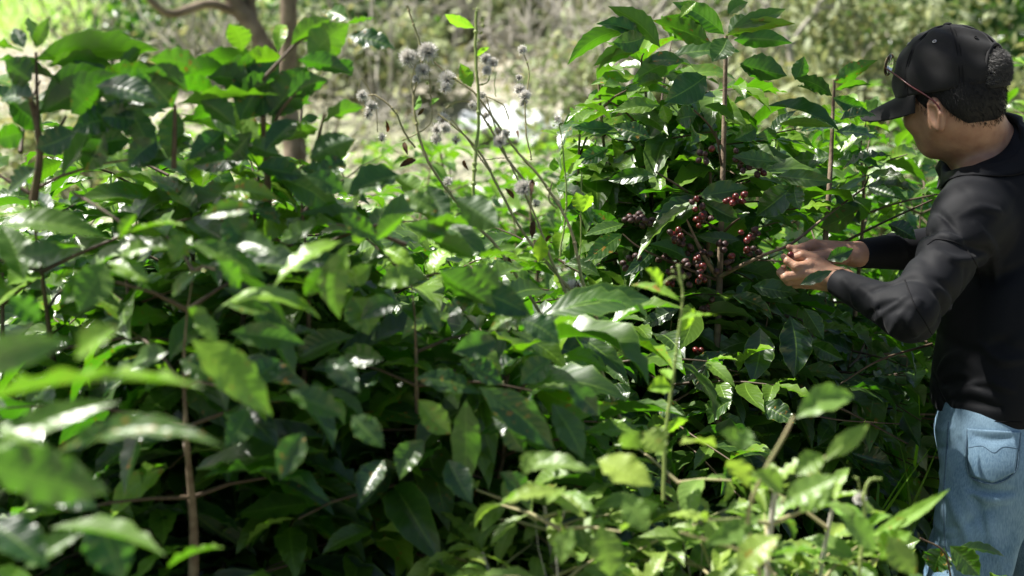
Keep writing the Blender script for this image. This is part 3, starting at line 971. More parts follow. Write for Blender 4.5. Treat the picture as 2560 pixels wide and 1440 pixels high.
# eyeglasses pushed up on the cap
M['wine'] = plain('dark red frame', (.10, .015, .015), .25, (.06, .01, .01), 30)
M['rim'] = plain('gold rim', (.65, .5, .28), .25, metal=.9)
m, t, b, out = newmat('lens glass')
b.inputs['Transmission Weight'].default_value = 1; b.inputs['Roughness'].default_value = .02; b.inputs['IOR'].default_value = 1.5
b.inputs['Base Color'].default_value = (.9, .93, .9, 1); M['glass'] = m
gl = empty('eyeglasses', H(.11, 0, .03), 'wire rimmed eyeglasses with dark red temples pushed up on the front of the black cap', 'eyeglasses')
for s_ in (-1, 1):
    gc = CO + .107 * fc + s_ * .034 * lc + .040 * uc; gu = nrm(uc * .95 - fc * .25); gs = nrm(lc - s_ * fc * .12)
    aa = np.linspace(0, 2 * np.pi, 33)
    rr = np.array([gc + gs * .026 * np.cos(x) + gu * .021 * np.sin(x) * (1 - .1 * np.cos(x) * s_) for x in aa])
    mb = MB(); tube(mb, rr, .0011, 6, cap=False); part(mb, 'rim', M['rim'], gl)
    mb = MB(); gn = nrm(np.cross(gs, gu)) * .0008
    V = [gc + gn] + [gc + (x - gc) * .98 + gn for x in rr[:-1]] + [gc - gn] + [gc + (x - gc) * .98 - gn for x in rr[:-1]]
    Fc = [[0, 1 + k, 1 + (k + 1) % 32] for k in range(32)] + [[33, 34 + (k + 1) % 32, 34 + k] for k in range(32)] + [[1 + k, 34 + k, 34 + (k + 1) % 32] for k in range(32)] + [[1 + k, 34 + (k + 1) % 32, 1 + (k + 1) % 32] for k in range(32)]
    mb.add(V, Fc); part(mb, 'lens', M['glass'], gl)
    tA = CO + .103 * fc + s_ * .060 * lc + .036 * uc; tB = H(-.030, s_ * .0900, -.026)
    tp = np.vstack([tA + (tB - tA) * np.linspace(0, 1, 26)[:, None], spline([tB, H(-.037, s_ * .0895, -.036), H(-.040, s_ * .0885, -.048)], 5)[1:]])
    for i_ in range(26):
        q_ = (tp[i_] - CO) @ RC.T; rho = np.linalg.norm(q_ / np.array(CR))
        tp[i_] = CO + (q_ * max(1, 1.055 / rho)) @ RC
    for _ in range(4): tp[1:-1] = (tp[:-2] + tp[2:] + 2 * tp[1:-1]) / 4
    mb = MB(); tube(mb, tp, np.interp(np.arange(30), [0, 3, 18, 29], [.0012, .0016, .0019, .0017]), 7)
    part(mb, 'temple', M['wine'], gl)
mb = MB(); tube(mb, spline([CO + .110 * fc - .010 * lc + .042 * uc, CO + .113 * fc + .048 * uc, CO + .110 * fc + .010 * lc + .042 * uc], 9), .0011, 6); part(mb, 'bridge', M['rim'], gl)
# ------------------------------------------------------------------ terrain
def ground_z(x, y):
    y = np.asarray(y, float); x = np.asarray(x, float)
    r = np.clip(y - 6.5, 0, None)
    return .13 * r + .0022 * r * r * (r < 60) + 7.9 * (r >= 60) * 1.0 + .03 * np.sin(x * 1.7 + y) + .03 * np.sin(y * 2.3 - x * .7)


xs = np.concatenate([np.linspace(-80, -8, 30), np.linspace(-7.5, 7.5, 90), np.linspace(8, 80, 30)])
ys = np.concatenate([np.linspace(-6, 20, 150), np.linspace(20.5, 66, 60)])
X, Y = np.meshgrid(xs, ys); Z = ground_z(X, Y)
mb = MB(); nx = len(xs); ny = len(ys)
i = np.arange(ny - 1)[:, None] * nx; j = np.arange(nx - 1)[None]
mb.add(np.stack([X, Y, Z], -1).reshape(-1, 3), np.stack([i + j, i + j + 1, i + nx + j + 1, i + nx + j], -1).reshape(-1, 4))
m, t, b, out = newmat('soil and litter')
tc = N(t, 'ShaderNodeTexCoord')
n1 = N(t, 'ShaderNodeTexNoise', i_Scale=.35, i_Detail=4.0); n2 = N(t, 'ShaderNodeTexNoise', i_Scale=6.0, i_Detail=6.0)
t.links.new(tc.outputs['Object'], n1.inputs['Vector']); t.links.new(tc.outputs['Object'], n2.inputs['Vector'])
c = mixc(t, ramp(t, n2.outputs[0], .35, .65), (.26, .235, .18), (.42, .385, .31))
c = mixc(t, mth(t, 'MULTIPLY', ramp(t, n1.outputs[0], .45, .6), .6), c, (.19, .23, .09))
sx = N(t, 'ShaderNodeSeparateXYZ'); t.links.new(tc.outputs['Object'], sx.inputs[0])
lawn = mth(t, 'MULTIPLY', ramp(t, sx.outputs[0], -1.6, -3.2), ramp(t, sx.outputs[1], 13.0, 14.5))
c = mixc(t, lawn, c, (.24, .34, .08))
t.links.new(c, b.inputs['Base Color']); b.inputs['Roughness'].default_value = .95
tag(mb.build('ground', m), 'dry earth slope with litter and patches of grass rising behind the shrubs', 'ground', kind='structure')

# ------------------------------------------------------------------ coffee shrubs
def sil(pts):
    a = np.array(pts, float)
    return lambda x: np.interp(x, a[:, 0], a[:, 1])


PERSON_POLY = [(2150, 200), (2260, 120), (2400, 40), (2620, 40), (2620, 1440), (2330, 1440), (2295, 1300), (2310, 1050), (2320, 900), (2120, 790), (1935, 740), (1930, 590), (2150, 560), (2320, 520), (2330, 420), (2220, 330)]


def inpoly(x, y, poly):
    x = np.asarray(x); y = np.asarray(y); ins = np.zeros(x.shape, bool); n = len(poly)
    for i in range(n):
        x1, y1 = poly[i]; x2, y2 = poly[(i + 1) % n]
        c = ((y1 > y) != (y2 > y)) & (x < (x2 - x1) * (y - y1) / ((y2 - y1) if y2 != y1 else 1e-9) + x1)
        ins ^= c
    return ins


def body_clear(pt):
    """true where a leaf would not pass through the picker or reach in front of him"""
    x, y, d = proj(pt)
    return ~(inpoly(x, y, PERSON_POLY) & (d < 3.15))


def proj_d(p): return (np.asarray(p) - CAM) @ FW


def gen_shrub(sp, foliage, trunk, twigs, root, height, reach, stems=1, node=.06, leafL=.145, young=.12, lean=(0, 0), top_young=.5, low=.25, limit=None, droop=.25, nu=13, nv=7, dens=1., spread=.12, keep=None, lstep=.055, cherries=None, trad=.016, topr=.26, hmin=.7):
    root = np.asarray(root, float)
    LB = []; LD = []; LN = []; LL = []; LY = []
    for s_ in range(stems):
        az = rng.uniform(0, 6.28); off = np.array([math.cos(az), math.sin(az), 0]) * spread * (s_ > 0) * rng.uniform(.6, 1.2)
        off[1] = abs(off[1])
        h = height * (1 if s_ == 0 else rng.uniform(hmin, .97))
        k = np.linspace(0, 1, 12)[:, None]
        ctr = root + off * k ** .6 * 1.6 + np.array([lean[0], lean[1], 0]) * k + np.array([0, 0, 1]) * h * k
        ctr += np.cumsum(rng.normal(0, .012, (12, 3)), 0) * np.array([1, 1, 0])
        pts = spline(ctr, 30)
        cut = 30
        for e in range(8, 30):
            if (limit is not None and e > 12 and not limit(pts[e] + np.array([0, 0, .05]))) or not body_clear(pts[e]): cut = e; break
        rr_ = np.interp(np.arange(30), [0, 29], [trad, min(trad, .0035)]) * (1 if s_ == 0 else .75)
        if cut < 30: rr_ = rr_ * np.clip((cut - np.arange(30)) / 9, .12, 1)
        if cut > 3: tube(trunk, pts[:cut], rr_[:cut], 7)
        nn = int(h * (1 - low) / node)
        a0 = rng.uniform(0, 3.14)
        for q in range(nn):
            tt = low + (1 - low) * (q + .5) / nn
            if int(tt * 29) >= cut: break
            base = pts[min(29, int(tt * 29))]
            a = a0 + q * 1.5708 + rng.normal(0, .25)
            frac = 1 - (q + .5) / nn                       # 0 at top
            for sg in (0, math.pi):
                if rng.uniform() > dens: continue
                rl = reach * min(1, topr + 1.6 * frac) * rng.uniform(.65, 1.1) * (1 if frac < .75 else .85)
                az = a + sg
                up = .75 * (1 - min(1, frac * 2.5)) - .02
                steps = max(2, int(rl / lstep))
                p = base.copy(); dr = nrm([math.cos(az), math.sin(az), up + rng.normal(.1, .12)])
                line = [p.copy()]
                for st in range(steps):
                    dr = nrm(dr + np.array([0, 0, -droop / steps * 1.6]) + rng.normal(0, .05, 3))
                    p = p + dr * lstep
                    if not body_clear(p): break
                    line.append(p.copy())
                    fr = (st + 1) / steps
                    if fr < .3 * min(1, frac * 2): continue
                    sd = nrm(np.cross(dr, [0, 0, 1.0]))
                    for e in (-1, 1):
                        if rng.uniform() < .13: continue
                        LB.append(p + sd * e * .004)
                        LD.append(nrm(sd * e * rng.uniform(.7, 1.1) + dr * rng.uniform(.25, .8) + np.array([0, 0, rng.normal(-.42, .34)])))
                        LN.append(nrm(np.array([0, 0, 1.0]) + rng.normal(0, .33, 3)))
                        LL.append(leafL * rng.uniform(.6, 1.15) * (.7 if fr > .85 else 1))
                        LY.append(young + (.35 if fr > .85 else 0) * (rng.uniform() < .5) + top_young * max(0, 1 - frac * 5) * .6)
                    if cherries is not None and .2 < frac < .8 and rng.uniform() < cherries[1] and fr > .15:
                        cherries[0].append(p.copy())
                # terminal pair
                LB.append(p); LD.append(nrm(dr + rng.normal(0, .3, 3))); LN.append(np.array([0, 0, 1.0])); LL.append(leafL * rng.uniform(.45, .8)); LY.append(young + .35)
                line = np.array(line)
                if len(line) > 2 and (limit is None or limit(line[-1])):
                    tube(twigs, line, np.linspace(.0032, .0013, len(line)), 5, cap=False, mat=1)
        for e in range(4 if cut == 30 else 0):              # top pairs
            az = a0 + e * 1.5708
            LB.append(pts[-1]); LD.append(nrm([math.cos(az), math.sin(az), rng.uniform(.2, .9)])); LN.append(np.array([0, 0, 1.0])); LL.append(leafL * rng.uniform(.5, .85)); LY.append(young + top_young)
    LB = np.array(LB); LD = np.array(LD); LN = np.array(LN); LL = np.array(LL); LY = np.array(LY)
    ok = body_clear(LB) & body_clear(LB + LD * LL[:, None]) & body_clear(LB + LD * LL[:, None] * .5)
    ok &= proj_d(LB) > proj_d(root[None])[0] - .42
    if limit is not None:
        ok &= limit(LB) & limit(LB + LD * LL[:, None])
    LB, LD, LN, LL, LY = LB[ok], LD[ok], LN[ok], LL[ok], LY[ok]
    n = len(LB)
    leaves(foliage, LB, LD, LN, LL, LL * rng.uniform(.34, .46, n), rng.uniform(.25, 1.5, n), rng.uniform(.12, .6, n), rng.uniform(.035, .11, n), tints(n, LY), nu=nu, nv=nv)
    return n


def above(fn, extra=None):
    def g(pt):
        x, y, d = proj(pt)
        r = y > fn(x)
        if extra is not None: r = r & extra(x, y, d)
        return r
    return g


def shrub(label, root, height, reach, heroes=None, d0=2., mat='coffee', group='coffee shrubs in the plantation', barkm='bark', twigm='redtwig', hero_stems=(), name='coffee_shrub', cat='shrub', **kw):
    o = empty(name, root, label, cat, group)
    fo, tr = MB(), MB(); tw = tr
    ch = kw.get('cherries')
    gen_shrub(o, fo, tr, tw, root, height, reach, **kw)
    if heroes: hero(fo, heroes, d0)
    for st in hero_stems:                                   # (points (x, y, d), r0, r1)
        pts = spline([P(*q) for q in st[0]], 8 * len(st[0]))
        tube(tr, pts, np.linspace(st[1], st[2], len(pts)), 7, mat=0 if st[1] > .004 else 1)
    part(fo, 'foliage', M[mat], o); part(tr, 'trunk', [M[barkm], M[twigm]], o)
    print(label[:30], 'verts', fo.n)
    return o


def gr(x, y_, d):
    p = P(x, y_, d); p[2] = 0.0; p[2] = float(ground_z(p[0], p[1])) if False else 0.0
    return p


# cherries
M['cherry'] = plain('ripe cherry', (.13, .012, .009), .33, (.06, .008, .007), 90, .1)
M['darkcherry'] = plain('overripe cherry', (.035, .014, .012), .5, (.06, .02, .015), 120, .6)
M['greencherry'] = plain('unripe cherry', (.13, .20, .03), .4, (.22, .2, .04), 60)
M['orangecherry'] = plain('turning cherry', (.45, .10, .02), .32, (.4, .18, .03), 60)


def cluster(parent, c, n, kinds, spread=.012, r=.0060, sub=True, ax=None):
    """a cluster of cherries packed round a node"""
    root_m = MB(); ball(root_m, c, .003, seg=6, ring=4)
    cl = part(root_m, 'cherry_cluster', M['redtwig'], parent)
    done = []; axs = nrm(rng.normal(0, 1, 3) * [1, .4, .5])
    for k in range(n):
        for _ in range(20):
            q = c + nrm(rng.normal(0, 1, 3)) * spread * rng.uniform(.5, 1.15) + axs * rng.uniform(-1, 1) * .020
            if all(np.linalg.norm(q - z) > r * 1.75 for z in done): break
        done.append(q)
    pr = MB() if not sub else None
    for q in done:
        m_ = MB(); dr = nrm(q - c)
        e1 = nrm(np.cross(dr, [.3, .2, 1])); R_ = np.stack([e1, np.cross(dr, e1), dr])
        rr = r * rng.uniform(.85, 1.1)
        tgt = m_ if sub else pr
        ball(tgt, q, (rr, rr, rr * 1.15), R_, seg=12, ring=8)
        ball(tgt, q + dr * rr * 1.13, (.0016, .0016, .001), R_, seg=6, ring=3)
        if sub: part(m_, 'cherry', M[rng.choice(kinds)], cl)
    if not sub: part(pr, 'cherries', M[kinds[0]], cl)


# ---- the shrub being picked
limM = above(sil([(1380, 900), (1400, 300), (1470, 230), (1500, 70), (1560, 40), (1700, 25), (1950, 40), (2010, 130), (2060, 190), (2200, 190), (2290, 330), (2420, 420), (2600, 500)]), lambda x, y, d: ~((x > 1690) & (x < 1900) & (y > 545) & (y < 730) & (d < 2.74)) & (d > 2.70))
HM = [(2000, 712, 2082, 676, 27, .8, .4, .05, 2.52, .0), (2068, 650, 2134, 622, 34, .8, .3, .0, 2.58, .0),  # base x,y tip x,y width facing arch youth
    (1578, 75, 1418, 163, 42, -.55, .8, .2), (1650, 118, 1520, 16, 52, -.65, .5, .2), (1612, 92, 1530, 105, 50, .85, .4, .1), (1605, 88, 1490, 60, 40, .6, .6, .0),
    (1600, 125, 1484, 165, 42, -.6, .6, .1), (1775, 105, 1630, 50, 60, -.6, .5, .25), (1770, 100, 1655, 42, 45, -.4, .6, .1), (1810, 85, 1680, 5, 50, .7, .4, .2),
    (1815, 90, 1990, 60, 40, -.5, .7, .2), (1820, 82, 1880, 45, 55, -.7, .5, .2), (1830, 70, 1965, 22, 40, .6, .5, .3), (1835, 100, 1982, 108, 45, -.7, .4, .0),
    (1818, 95, 1780, 155, 60, .95, .3, .2), (1740, 5, 1700, 45, 25, .5, .5, .9), (1820, 40, 1870, 5, 35, .7, .4, .3), (1860, 60, 1912, 40, 25, .9, .3, .6),
    (1710, 150, 1580, 205, 55, -.6, .6, .1), (1710, 155, 1605, 155, 35, .6, .5, .0), (1765, 190, 1660, 255, 75, .9, .4, 0), (1660, 200, 1592, 215, 30, -.5, .4, .5),
    (1850, 160, 1968, 190, 62, -.6, .6, .1), (1850, 165, 1905, 180, 40, .8, .4, .0), (1650, 262, 1528, 282, 38, .5, .3, .55), (1655, 262, 1670, 308, 32, .9, .3, .6),
    (1530, 305, 1430, 265, 28, -.4, .6, .45), (1535, 320, 1430, 318, 34, .8, .4, .0), (1560, 330, 1450, 345, 34, .5, .5, .2), (1625, 345, 1535, 318, 45, .7, .4, .1),
    (1520, 370, 1438, 408, 40, .9, .3, .0), (1740, 290, 1690, 300, 50, .6, .4, .1), (1760, 265, 1838, 305, 40, -.5, .5, .1), (1640, 440, 1520, 452, 38, .8, .4, .1),
    (1735, 482, 1575, 490, 48, -.3, .4, .15), (1740, 490, 1632, 530, 50, .85, .4, .0), (1742, 492, 1640, 605, 62, .6, .7, .05), (1740, 500, 1590, 655, 46, .2, .4, .45),
    (1745, 490, 1872, 470, 50, .7, .6, .2), (1750, 500, 1846, 550, 52, .7, .5, .0), (1985, 465, 1890, 540, 66, .9, .4, .0), (1985, 460, 2000, 527, 44, 1, .2, .15),
    (1940, 440, 2085, 455, 40, .7, .5, .15), (1945, 405, 1830, 390, 42, .7, .5, .1), (1942, 312, 2085, 318, 26, -.35, .3, .5), (1925, 345, 1995, 275, 30, .5, .5, .0),
    (1920, 265, 2100, 330, 60, .3, .7, .0), (1890, 320, 1835, 350, 42, .9, .3, .1), (1920, 318, 1925, 355, 44, .95, .2, .1), (2085, 205, 2195, 150, 42, -.75, .4, .2),
    (2088, 225, 2178, 212, 30, -.4, .5, .3), (2080, 240, 1985, 195, 40, -.5, .6, .1), (2040, 235, 1990, 215, 22, -.4, .4, .2), (1988, 200, 2010, 140, 36, -.6, .3, .1),
    (2082, 245, 2160, 265, 34, .8, .4, .0), (2100, 300, 2190, 290, 40, .5, .6, .0), (1560, 560, 1460, 590, 36, .5, .4, .2), (1555, 585, 1460, 655, 44, .8, .5, .15),
    (1550, 570, 1475, 520, 36, .7, .4, .1), (1500, 690, 1410, 660, 34, .7, .4, .1), (1880, 715, 2000, 735, 46, .8, .5, .0), (1830, 740, 1930, 790, 40, .75, .4, .1),
    (1850, 600, 1740, 590, 30, .6, .4, .1), (1740, 665, 1620, 610, 45, .5, .5, .15), (2010, 770, 2060, 850, 40, .8, .3, .1), (1975, 790, 1985, 945, 70, .7, .3, .0), (1900, 820, 1880, 960, 62, .5, .3, .0),
    (2030, 860, 2110, 900, 40, .8, .4, .1), (1460, 500, 1480, 560, 30, .8, .4, .1), (2160, 470, 2290, 480, 50, .2, .7, .1), (2110, 420, 2230, 390, 44, .2, .7, .0), (2220, 560, 2290, 600, 40, .3, .6, .0),
    (1640, 610, 1560, 690, 34, .75, .5, .1), (1700, 770, 1600, 820, 36, .6, .5, .1), (1560, 760, 1440, 730, 40, .7, .5, .1), (1600, 900, 1480, 880, 44, .6, .5, .0), (1820, 880, 1700, 960, 50, .6, .5, .0)]
cm = []
rootM = gr(1812, 720, 2.80); rootM[1] = 2.78
SM = shrub('tall coffee shrub with dark glossy leaves and red cherries that the person is picking from', rootM, 1.62, .46, HM, 2.68, limit=limM, stems=10, low=.12, cherries=(cm, .0), leafL=.15, spread=.2, dens=.97, topr=.55, node=.052, hmin=.82,
           hero_stems=[([(1795, 1100, 2.75), (1792, 900, 2.75), (1798, 720, 2.74), (1803, 560, 2.73), (1808, 400, 2.74), (1812, 230, 2.75), (1815, 90, 2.75)], .0075, .004),
                       ([(1775, 760, 2.80), (1770, 620, 2.80), (1778, 520, 2.80), (1775, 430, 2.8)], .0045, .003),
                       ([(1802, 690, 2.73), (1850, 665, 2.68), (1915, 635, 2.64), (1980, 608, 2.66), (2060, 545, 2.72), (2160, 470, 2.8)], .0042, .002),
                       ([(1880, 650, 2.68), (1930, 652, 2.62), (1975, 656, 2.61)], .0018, .0012),
                       ([(1800, 590, 2.73), (1830, 560, 2.66), (1850, 545, 2.62)], .003, .0015), ([(1798, 575, 2.73), (1765, 555, 2.7), (1745, 540, 2.66)], .003, .0015),
                       ([(1790, 690, 2.74), (1760, 640, 2.70), (1735, 590, 2.68), (1715, 545, 2.66)], .0048, .002), ([(1735, 595, 2.68), (1700, 570, 2.66)], .0025, .0014),
                       ([(1790, 700, 2.74), (1690, 660, 2.68), (1600, 620, 2.66), (1556, 585, 2.66)], .003, .0015),
                       ([(1800, 360, 2.74), (1770, 310, 2.7), (1735, 275, 2.66)], .003, .0015), ([(1805, 420, 2.74), (1790, 330, 2.7)], .0025, .0015),
                       ([(1800, 500, 2.74), (1745, 490, 2.66)], .003, .0018), ([(1720, 480, 2.7), (1640, 430, 2.66)], .0025, .0014)])
for x, y, d, n, kk in [(1762, 392, 2.66, 5, 'dr'), (1850, 405, 2.68, 6, 'dd'), (1885, 415, 2.70, 4, 'dr'), (1838, 500, 2.60, 6, 'rr'), (1752, 525, 2.62, 5, 'rd'), (1760, 545, 2.62, 5, 'rd'), (1600, 548, 2.66, 7, 'dd'), (1578, 545, 2.68, 4, 'dr'),
                       (1645, 560, 2.70, 5, 'dd'), (1695, 592, 2.62, 6, 'rd'), (1712, 610, 2.66, 6, 'dd'), (1875, 585, 2.60, 5, 'rr'), (1742, 655, 2.58, 5, 'rr'), (1735, 640, 2.66, 6, 'dd'), (1752, 690, 2.62, 5, 'rd'), (1700, 650, 2.68, 6, 'dd'),
                       (1668, 640, 2.7, 5, 'dd'), (1862, 632, 2.64, 4, 'rd'), (1680, 685, 2.66, 5, 'dr'), (1815, 660, 2.68, 4, 'dd'), (1790, 625, 2.68, 4, 'dd'), (1580, 650, 2.68, 5, 'dd'), (1765, 770, 2.70, 4, 'rd'), (1505, 745, 2.62, 2, 'gg'), (1485, 757, 2.64, 1, 'gg'), (1710, 700, 2.66, 3, 'rd'), (1745, 880, 2.7, 3, 'rr')]:
    km = {'d': 'darkcherry', 'r': 'cherry', 'g': 'greencherry', 'o': 'orangecherry'}
    cluster(SM, P(x, y, d), n + 1, [km[kk[0]], 'darkcherry' if kk[0] == 'r' else km[kk[0]], km[kk[1]]], .0115)
# the cherry between the fingers
mb = MB(); ball(mb, z6(500, 640, .006), .0068, seg=12, ring=8); tag(part(mb, 'held_cherry', M['cherry'], SM), 'dark red cherry between the fingertips')

# second stem, right
limR = above(sil([(1380, 900), (1990, 600), (2000, 180), (2060, 190), (2200, 200), (2290, 330), (2600, 420)]))
rootR = gr(2088, 720, 2.98)
shrub('slimmer coffee shrub with brown stem rising just left of the cap', rootR, 1.48, .42, [(2086, 300, 2000, 330, 50, .5, .6, 0), (2090, 330, 2200, 350, 48, .4, .6, .0), (2080, 390, 1980, 400, 50, .5, .6, .1), (2095, 400, 2200, 420, 50, .4, .7, .0), (2085, 480, 2150, 560, 44, .5, .5, .1),
      (2100, 380, 2190, 330, 40, .3, .4, .4), (2180, 500, 2100, 560, 60, -.8, .4, .5), (2150, 520, 2050, 570, 60, -.8, .4, .5)], 2.9, limit=limR, low=.12, leafL=.15, stems=6, spread=.2, topr=.5, node=.052, hmin=.85,
      hero_stems=[([(2060, 640, 2.86), (2072, 480, 2.86), (2078, 380, 2.88), (2082, 280, 2.9), (2086, 200, 2.9)], .0062, .003), ([(2100, 610, 2.86), (2200, 560, 2.88), (2330, 500, 2.92)], .003, .0018)])
# ---- low shrubs under and round it
shrub('low leafy coffee shrub spreading below the cherries, in front of the tall one', gr(1620, 720, 2.62), 1.25, .50, [(1900, 1010, 1990, 1060, 50, .7, .5, .05), (1640, 1010, 1720, 1050, 44, .7, .5, .05), (1590, 980, 1500, 1010, 50, .6, .5, 0), (1830, 1000, 1770, 1060, 50, .6, .4, 0)], 2.5,
      limit=above(sil([(1300, 700), (1400, 640), (1550, 690), (1900, 760), (2100, 800), (2300, 800)])), stems=3, low=.1, leafL=.13, spread=.25, young=.15)
shrub('dark coffee shrub with bare twigs in front of the jeans, under the sleeves', gr(2190, 720, 2.95), 1.02, .46, [(2130, 880, 2050, 850, 50, .4, .5, 0), (2200, 940, 2290, 930, 40, .1, .5, 0), (2150, 960, 2260, 985, 40, .8, .5, 0), (2120, 1130, 2230, 1160, 60, .7, .5, 0), (2110, 1180, 2240, 1200, 60, .8, .5, 0)], 2.8,
      limit=above(sil([(1900, 760), (2100, 780), (2330, 860), (2600, 1000)])), stems=3, low=.1, leafL=.13, spread=.22, young=.05, dens=.8,
      hero_stems=[([(2080, 1010, 2.7), (2160, 1050, 2.72), (2270, 1110, 2.75)], .0028, .0015), ([(2000, 1030, 2.7), (2100, 1050, 2.7), (2250, 1060, 2.72)], .0022, .0012), ([(2330, 860, 2.8), (2200, 900, 2.7), (2100, 960, 2.7)], .0028, .0015)])
shrub('pale green coffee shrub between the dry weeds and the tall picked shrub', gr(1440, 720, 3.0), 1.38, .5, [(1480, 480, 1400, 520, 40, .8, .4, .2), (1560, 470, 1480, 500, 44, .9, .4, .1)], 2.95,
      limit=above(sil([(1100, 560), (1400, 470), (1500, 400), (1700, 400), (2000, 500)])), stems=3, low=.1, leafL=.13, spread=.2, young=.25)
shrub('coffee shrub filling the gap below the dry weed stems', gr(1300, 720, 2.45), 1.30, .5, None, 2.4,
      limit=above(sil([(900, 700), (1100, 640), (1300, 640), (1450, 720), (1800, 800)])), stems=3, low=.1, leafL=.13, spread=.25, young=.12)

# ---- left hand hedge of shrubs
gl_ = 'coffee shrubs in the plantation'
silL = sil([(-400, 60), (0, 110), (250, 165), (330, 190), (430, 240), (540, 250), (580, 200), (700, 170), (800, 190), (850, 400), (960, 450), (1060, 560), (1200, 620), (1400, 700)])
HA = [(105, 255, 296, 188, 62, -.6, .5, .1), (262, 262, 358, 274, 40, .6, .5, .1), (330, 330, 240, 250, 60, .7, .4, .0), (395, 350, 320, 420, 60, .8, .4, .0), (190, 330, 90, 370, 66, .7, .5, .0), (260, 330, 210, 430, 60, .85, .4, .0), (20, 250, 110, 330, 60, .8, .4, .0), (360, 180, 470, 230, 60, -.5, .6, .15), (235, 205, 425, 192, 66, -.4, .6, .2), (240, 215, 400, 260, 66, .7, .6, .0), (-20, 150, 135, 196, 60, -.4, .6, .1), (300, 262, 180, 150, 64, -.6, .4, .1), (365, 235, 300, 175, 50, -.6, .4, .1), (150, 210, 40, 180, 60, -.5, .5, .1), (340, 300, 250, 290, 60, .8, .4, .0), (85, 150, 400, 126, 92, -.55, .9, .30), (118, 165, 300, 182, 62, -.5, .7, .65), (90, 120, 70, 42, 52, -.6, .4, .7), (60, 120, 35, 70, 36, .9, .3, .1), (85, 115, 125, 40, 30, .8, .4, .5),
      (300, 195, 355, 108, 34, -.6, .3, .35), (434, 268, 340, 168, 92, .85, .3, .05), (445, 262, 700, 238, 74, -.45, .7, .5), (436, 270, 422, 400, 62, .9, .4, .25), (505, 170, 372, 150, 60, -.5, .5, .3),
      (95, 285, 300, 182, 76, -.75, .5, .05), (178, 285, 268, 203, 66, -.7, .5, .1), (60, 130, -60, 120, 60, -.3, .6, .4), (80, 200, 10, 150, 70, -.6, .4, .15), (90, 250, 0, 250, 60, .6, .5, .0),
      (280, 250, 390, 270, 46, .8, .4, 0), (320, 260, 390, 390, 60, -.7, .4, .05), (300, 300, 180, 330, 70, .8, .4, .0), (200, 380, 330, 350, 70, .8, .5, 0), (60, 330, -20, 350, 60, .9, .3, .1), (90, 420, 20, 480, 60, .7, .4, .05)]
shrub('tall coffee shrub at the far left with a broad arching backlit leaf on top', gr(170, 720, 2.0), 1.64, .48, HA, 1.85, limit=above(silL, lambda x, y, d: d > 1.90), stems=6, low=.12, leafL=.17, spread=.22, young=.12, group=gl_, barkm='redtwig',
      hero_stems=[([(85, 500, 1.9), (100, 380, 1.88), (85, 280, 1.86), (60, 200, 1.85)], .006, .003), ([(120, 370, 1.87), (165, 290, 1.86)], .0035, .002), ([(95, 320, 1.86), (90, 130, 1.85)], .003, .002), ([(435, 420, 1.88), (438, 262, 1.85)], .004, .0025)])
HB = [(540, 230, 430, 215, 60, -.5, .5, .1), (500, 250, 590, 320, 60, -.6, .5, .05), (560, 330, 470, 400, 60, .8, .4, .0), (630, 330, 560, 400, 56, .8, .4, .0), (740, 300, 660, 380, 56, .7, .4, .0), (700, 390, 620, 360, 50, .7, .5, .1), (860, 400, 800, 450, 50, .7, .4, .1), (600, 230, 690, 200, 60, -.6, .5, .1), (520, 195, 645, 240, 66, -.55, .6, .1), (565, 172, 450, 195, 56, -.5, .6, .1), (600, 300, 700, 150, 116, -.85, .4, .05), (710, 150, 600, 158, 60, -.5, .5, .1), (845, 150, 880, 190, 40, -.6, .4, .0), (590, 260, 480, 300, 60, -.5, .6, .1), (640, 200, 560, 160, 60, -.4, .5, .15), (720, 240, 820, 200, 60, -.6, .5, .0), (650, 150, 475, 158, 62, -.5, .7, .3), (605, 128, 572, 60, 56, -.85, .3, .95), (625, 130, 655, 140, 30, -.6, .4, .9), (658, 292, 640, 145, 105, -.85, .4, .05), (672, 290, 770, 165, 92, -.8, .4, .1),
      (745, 150, 880, 185, 50, -.7, .4, .05), (772, 155, 874, 58, 84, -.85, .3, .5), (728, 112, 828, 45, 46, -.7, .4, .45), (872, 50, 815, 30, 42, .9, .5, .2), (868, 62, 940, 45, 26, -.3, .4, .4),
      (870, 90, 990, 124, 52, .85, .4, .0), (695, 130, 708, 62, 30, .6, 1.6, .3), (648, 345, 548, 252, 62, -.6, .5, .1), (675, 315, 785, 258, 48, -.5, .6, .05), (800, 315, 910, 268, 50, -.45, .5, .3),
      (795, 322, 712, 352, 50, -.6, .8, .45), (775, 395, 888, 348, 72, -.8, .4, .1), (795, 290, 750, 310, 24, .8, .4, .2), (480, 345, 430, 380, 40, .7, .4, 0), (620, 395, 480, 415, 56, .75, .4, .0), (420, 400, 330, 390, 60, .8, .5, 0),
      (640, 420, 760, 440, 60, .7, .5, 0), (350, 330, 270, 310, 50, .7, .4, .1), (545, 485, 700, 500, 50, .6, .6, .1), (700, 448, 850, 548, 66, .7, .4, .1), (1000, 437, 868, 492, 78, .7, .4, .2), (985, 442, 1065, 495, 48, -.6, .5, .75),
      (830, 450, 750, 420, 50, .8, .3, 0), (700, 560, 570, 500, 50, .6, .4, .05)]
